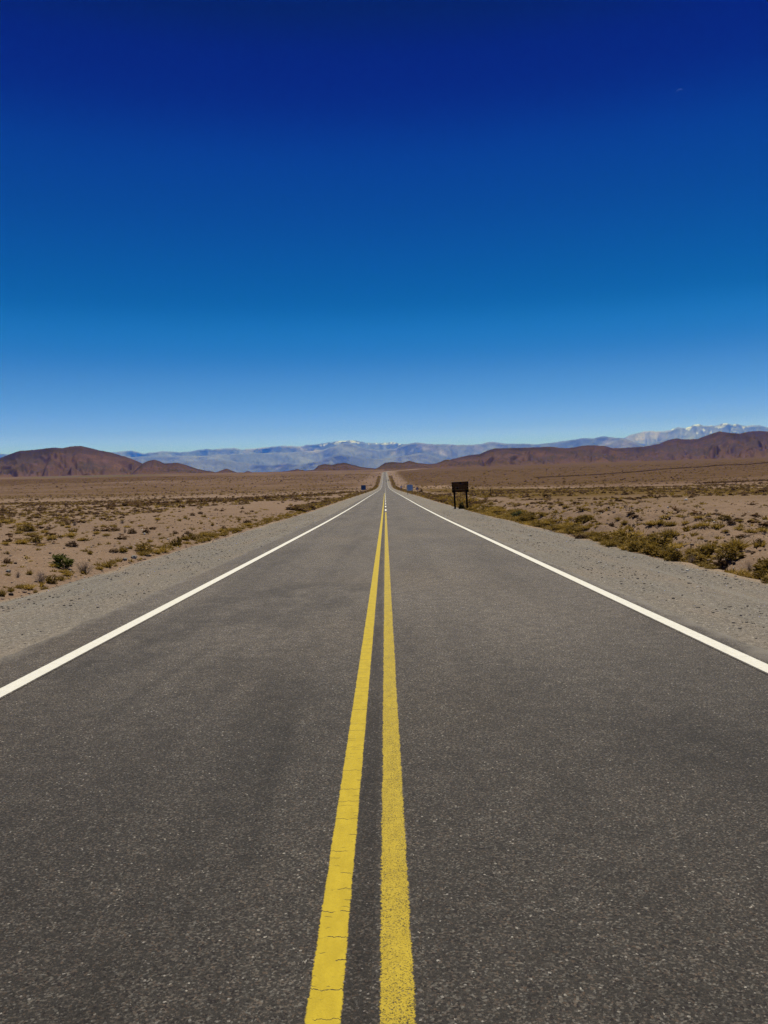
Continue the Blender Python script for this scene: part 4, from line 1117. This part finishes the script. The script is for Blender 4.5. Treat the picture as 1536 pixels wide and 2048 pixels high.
# dark row of shrubs running in towards the road on the left
n = 620; t = rr.random(n)
x = np.interp(t, [0, 0.25, 0.6, 1], [-40, -31, -21, -11.5]) + rr.normal(0, 1.0, n); y = np.interp(t, [0, 0.25, 0.6, 1], [118, 150, 210, 330]) + rr.normal(0, 5, n)
w = rr.uniform(0.6, 1.5, n); put(x, y, w, w * rr.uniform(0.35, 0.6, n), np.where(rr.random(n) < 0.6, rr.integers(3, 5, n), rr.integers(0, 3, n)))
for p0, p1, n, sp, w0 in (((190, 1040), (296, 1140), 260, 5, 2.2), ((296, 1140), (786, 1700), 900, 6, 2.6), ((104, 270), (152, 330), 160, 2.5, 1.2), ((-90, 95), (-45, 112), 90, 3, 0.9)):
    t = rr.random(n); x = p0[0] + (p1[0] - p0[0]) * t + rr.normal(0, 1, n) * sp * 0.4; y = p0[1] + (p1[1] - p0[1]) * t + rr.normal(0, sp, n)
    w = w0 * rr.uniform(0.6, 1.3, n); put(x, y, w, w * rr.uniform(0.35, 0.6, n), rr.integers(3, 5, n))
# verge strips far along both edges
for sgn in (-1, 1):
    n = 3600; y = 70 + 1500 * rr.random(n) ** 1.8
    off = (6.8 + (2.2 if sgn > 0 else 1.2) * rr.random(n) ** 1.4 + 0.004 * y * rr.random(n))
    x = centre(y) + sgn * off
    w = rr.uniform(0.4, 0.95, n) * (1 + y / 2500); put(x, y, w, w * rr.uniform(0.3, 0.5, n), np.where(rr.random(n) < 0.22, rr.integers(3, 5, n), rr.integers(0, 3, n)))
    n = 260; y = 26 + 50 * rr.random(n); x = sgn * (6.7 + (1.6 if sgn > 0 else 0.8) * rr.random(n)); w = rr.uniform(0.12, 0.34, n); put(x, y, w, w * 0.5, rr.integers(0, 3, n))
n = 420; y = 11 + 50 * rr.random(n); x = 7.6 + 6 * rr.random(n); w = rr.uniform(0.16, 0.5, n); put(x, y, w, w * rr.uniform(0.35, 0.6, n), np.where(rr.random(n) < 0.3, rr.integers(3, 5, n), rr.integers(0, 3, n)))
# small dry wisps among the near plants
n = 1500; y = 12 + 45 * rr.random(n) ** 0.8; sg = np.where(rr.random(n) < 0.5, -1, 1); x = sg * (6.7 + 16 * rr.random(n) ** 2.2)
ok = np.abs(x) < 0.56 * y + 3; x, y = x[ok], y[ok]; n = len(x); w = rr.uniform(0.08, 0.28, n); put(x, y, w, w * rr.uniform(0.3, 0.7, n), rr.integers(0, 3, n))
P_ = np.concatenate(P); W_ = np.concatenate(Wd); H_ = np.concatenate(Hd); K_ = np.concatenate(Wh)
temps = [tuft_vf(900 + k, 22, 0.5, 1.0, 0.15) for k in range(3)]
rt = np.random.default_rng(5)
temps += [cushion_vf(910 + k, 20, 0.34) for k in range(2)]
scatter("scrub", temps, P_, W_, H_, K_, [MAT['dry_grass'], MAT['olive_leaf'], MAT['brown_leaf']], [0, 1, 1, 2, 2], 3)

# ------------------------------------------------------------------ stones
MAT['stone'] = make_stone("gravel_stone", (0.34, 0.30, 0.265))
MAT['earth_stone'] = make_stone("field_stone", (0.28, 0.205, 0.165))
MAT['rock_dark'] = make_plain("dark_rock", (0.065, 0.055, 0.052), 0.95, 0.1, 0.5, 9)
MAT['rock_grey'] = make_plain("grey_rock", (0.30, 0.285, 0.27), 0.95, 0.1, 0.45, 9)
MAT['rock_white'] = make_plain("white_rock", (0.68, 0.66, 0.62), 0.95, 0.1, 0.3, 9)
def rock_vf(seed, sub=1):
    rq = np.random.default_rng(seed)
    bm = bmesh.new(); bmesh.ops.create_icosphere(bm, subdivisions=sub, radius=0.5)
    for v in bm.verts:
        v.co *= 0.72 + 0.5 * float(vnoise(v.co.x * 3 + seed, v.co.y * 3 + v.co.z * 4, seed)); v.co += Vector(rq.normal(0, 0.035, 3))
    bm.verts.index_update()
    V = np.array([v.co[:] for v in bm.verts]); Fq = np.array([[v.index for v in f.verts] for f in bm.faces]); bm.free()
    return V, Fq
tr = [rock_vf(40 + k, 1) for k in range(4)]
def stones(name, n, fn, mat, seed, smin, smax):
    rs = np.random.default_rng(seed); x, y = fn(rs, n); m = len(x)
    s = smin * (smax / smin) ** (rs.random(m) ** 2.6)
    z = np.where(np.abs(x) < 6.4, road_z(y) - 0.022 + y * 1e-5, terrain_z(x, y))
    scatter(name, tr, np.stack([x, y, z + s * 0.12], -1), s, s * rs.uniform(0.5, 0.8, m), rs.integers(0, 4, m), [mat], [0] * 4, seed)
def shoulder_xy(rs, n):
    y = 4.5 + 60 * rs.random(n) ** 1.6; sg = np.where(rs.random(n) < 0.5, -1, 1)
    x = np.where(sg < 0, -(4.0 + 2.5 * rs.random(n)), 4.0 + 2.4 * rs.random(n))
    clump = fbm(x * 1.3, y * 0.5, 3, 91); ok = clump > 0.28 + 0.25 * rs.random(n)
    return x[ok], y[ok]
def field_xy(rs, n):
    y = 8 + 55 * rs.random(n) ** 1.3; sg = np.where(rs.random(n) < 0.5, -1, 1); x = sg * (6.6 + 15 * rs.random(n) ** 1.8)
    ok = np.abs(x) < 0.56 * y + 2
    return x[ok], y[ok]
stones("gravel_stones", 15000, shoulder_xy, MAT['stone'], 201, 0.010, 0.050)
stones("field_stones", 7000, field_xy, MAT['earth_stone'], 202, 0.02, 0.10)
def bank_xy(rs, n):
    y = 9 + 45 * rs.random(n) ** 1.3; x = 7.2 + 5.5 * rs.random(n)
    ok = fbm(x * 0.9, y * 0.5, 3, 97) > 0.36 + 0.2 * rs.random(n)
    return x[ok], y[ok]
stones("bank_stones", 5200, bank_xy, MAT['earth_stone'], 203, 0.025, 0.13)
for i, (px, py, wp, hp, m_, lab) in enumerate((
    (297, 1113, 11, 4, 'rock_dark', "black flat stone on the left gravel edge"), (289, 1069, 6, 4, 'rock_white', "small white stone on the bare left field"),
    (1372, 1001, 7, 4, 'rock_white', "white stone far out on the right plain"), (1336, 1016, 4, 3, 'rock_white', "tiny white stone nearer on the right plain"),
    (1311, 1112, 15, 6, 'rock_grey', "pale rubble stone in the gap of the right grass strip"), (1296, 1104, 11, 5, 'rock_dark', "dark stone behind the pale rubble in the right gap"),
    (1060, 1075, 10, 3, 'rock_grey', "thin flat slab lying on the right gravel shoulder"), (268, 1117, 13, 7, 'rock_grey', "grey rubble stone between tufts at the left gravel edge"),
    (250, 1121, 11, 6, 'rock_grey', "grey rubble stone nearer the camera at the left gravel edge"), (17, 1144, 11, 5, 'rock_grey', "grey stone on the bank at the far left"),
    (22, 1191, 11, 6, 'rock_dark', "dark stone low at the far left gravel edge"), (1375, 1147, 8, 3, 'rock_white', "white chip on the right gravel shoulder"))):
    x, y, z = at(px, py); k = y / FPX
    v, f = rock_vf(60 + i, 2)
    o = link("rock", mesh_np("rock", v * np.array([wp * k, wp * k * 0.8, hp * k * 1.25]), f), mat=MAT[m_], label=lab, cat="stone")
    if abs(x) < 6.4: z = max(z, float(road_z(y)) - 0.02)
    o.location = (x, y, z + hp * k * 0.3); o.rotation_euler = (0, 0, i * 1.3)

# ------------------------------------------------------------------ air
HAZE_DENSITY = 2.1e-5
bm = bmesh.new()
bmesh.ops.create_cube(bm, size=1.0)
for v in bm.verts:
    v.co = Vector((v.co.x * 300000, v.co.y * 300000, 7300 if v.co.z > 0 else -112))
me = bpy.data.meshes.new("haze"); bm.to_mesh(me); bm.free()
hm = bpy.data.materials.new("thin_air"); hm.use_nodes = True
ht = hm.node_tree; ht.nodes.clear()
ho = ht.nodes.new("ShaderNodeOutputMaterial"); hv = ht.nodes.new("ShaderNodeVolumePrincipled")
hv.inputs['Color'].default_value = (0.014, 0.12, 1.0, 1)
hv.inputs['Absorption Color'].default_value = (1.0, 1.0, 1.0, 1)
hv.inputs['Density'].default_value = HAZE_DENSITY
ht.links.new(hv.outputs[0], ho.inputs['Volume'])
link("haze", me, mat=hm, kind='stuff')
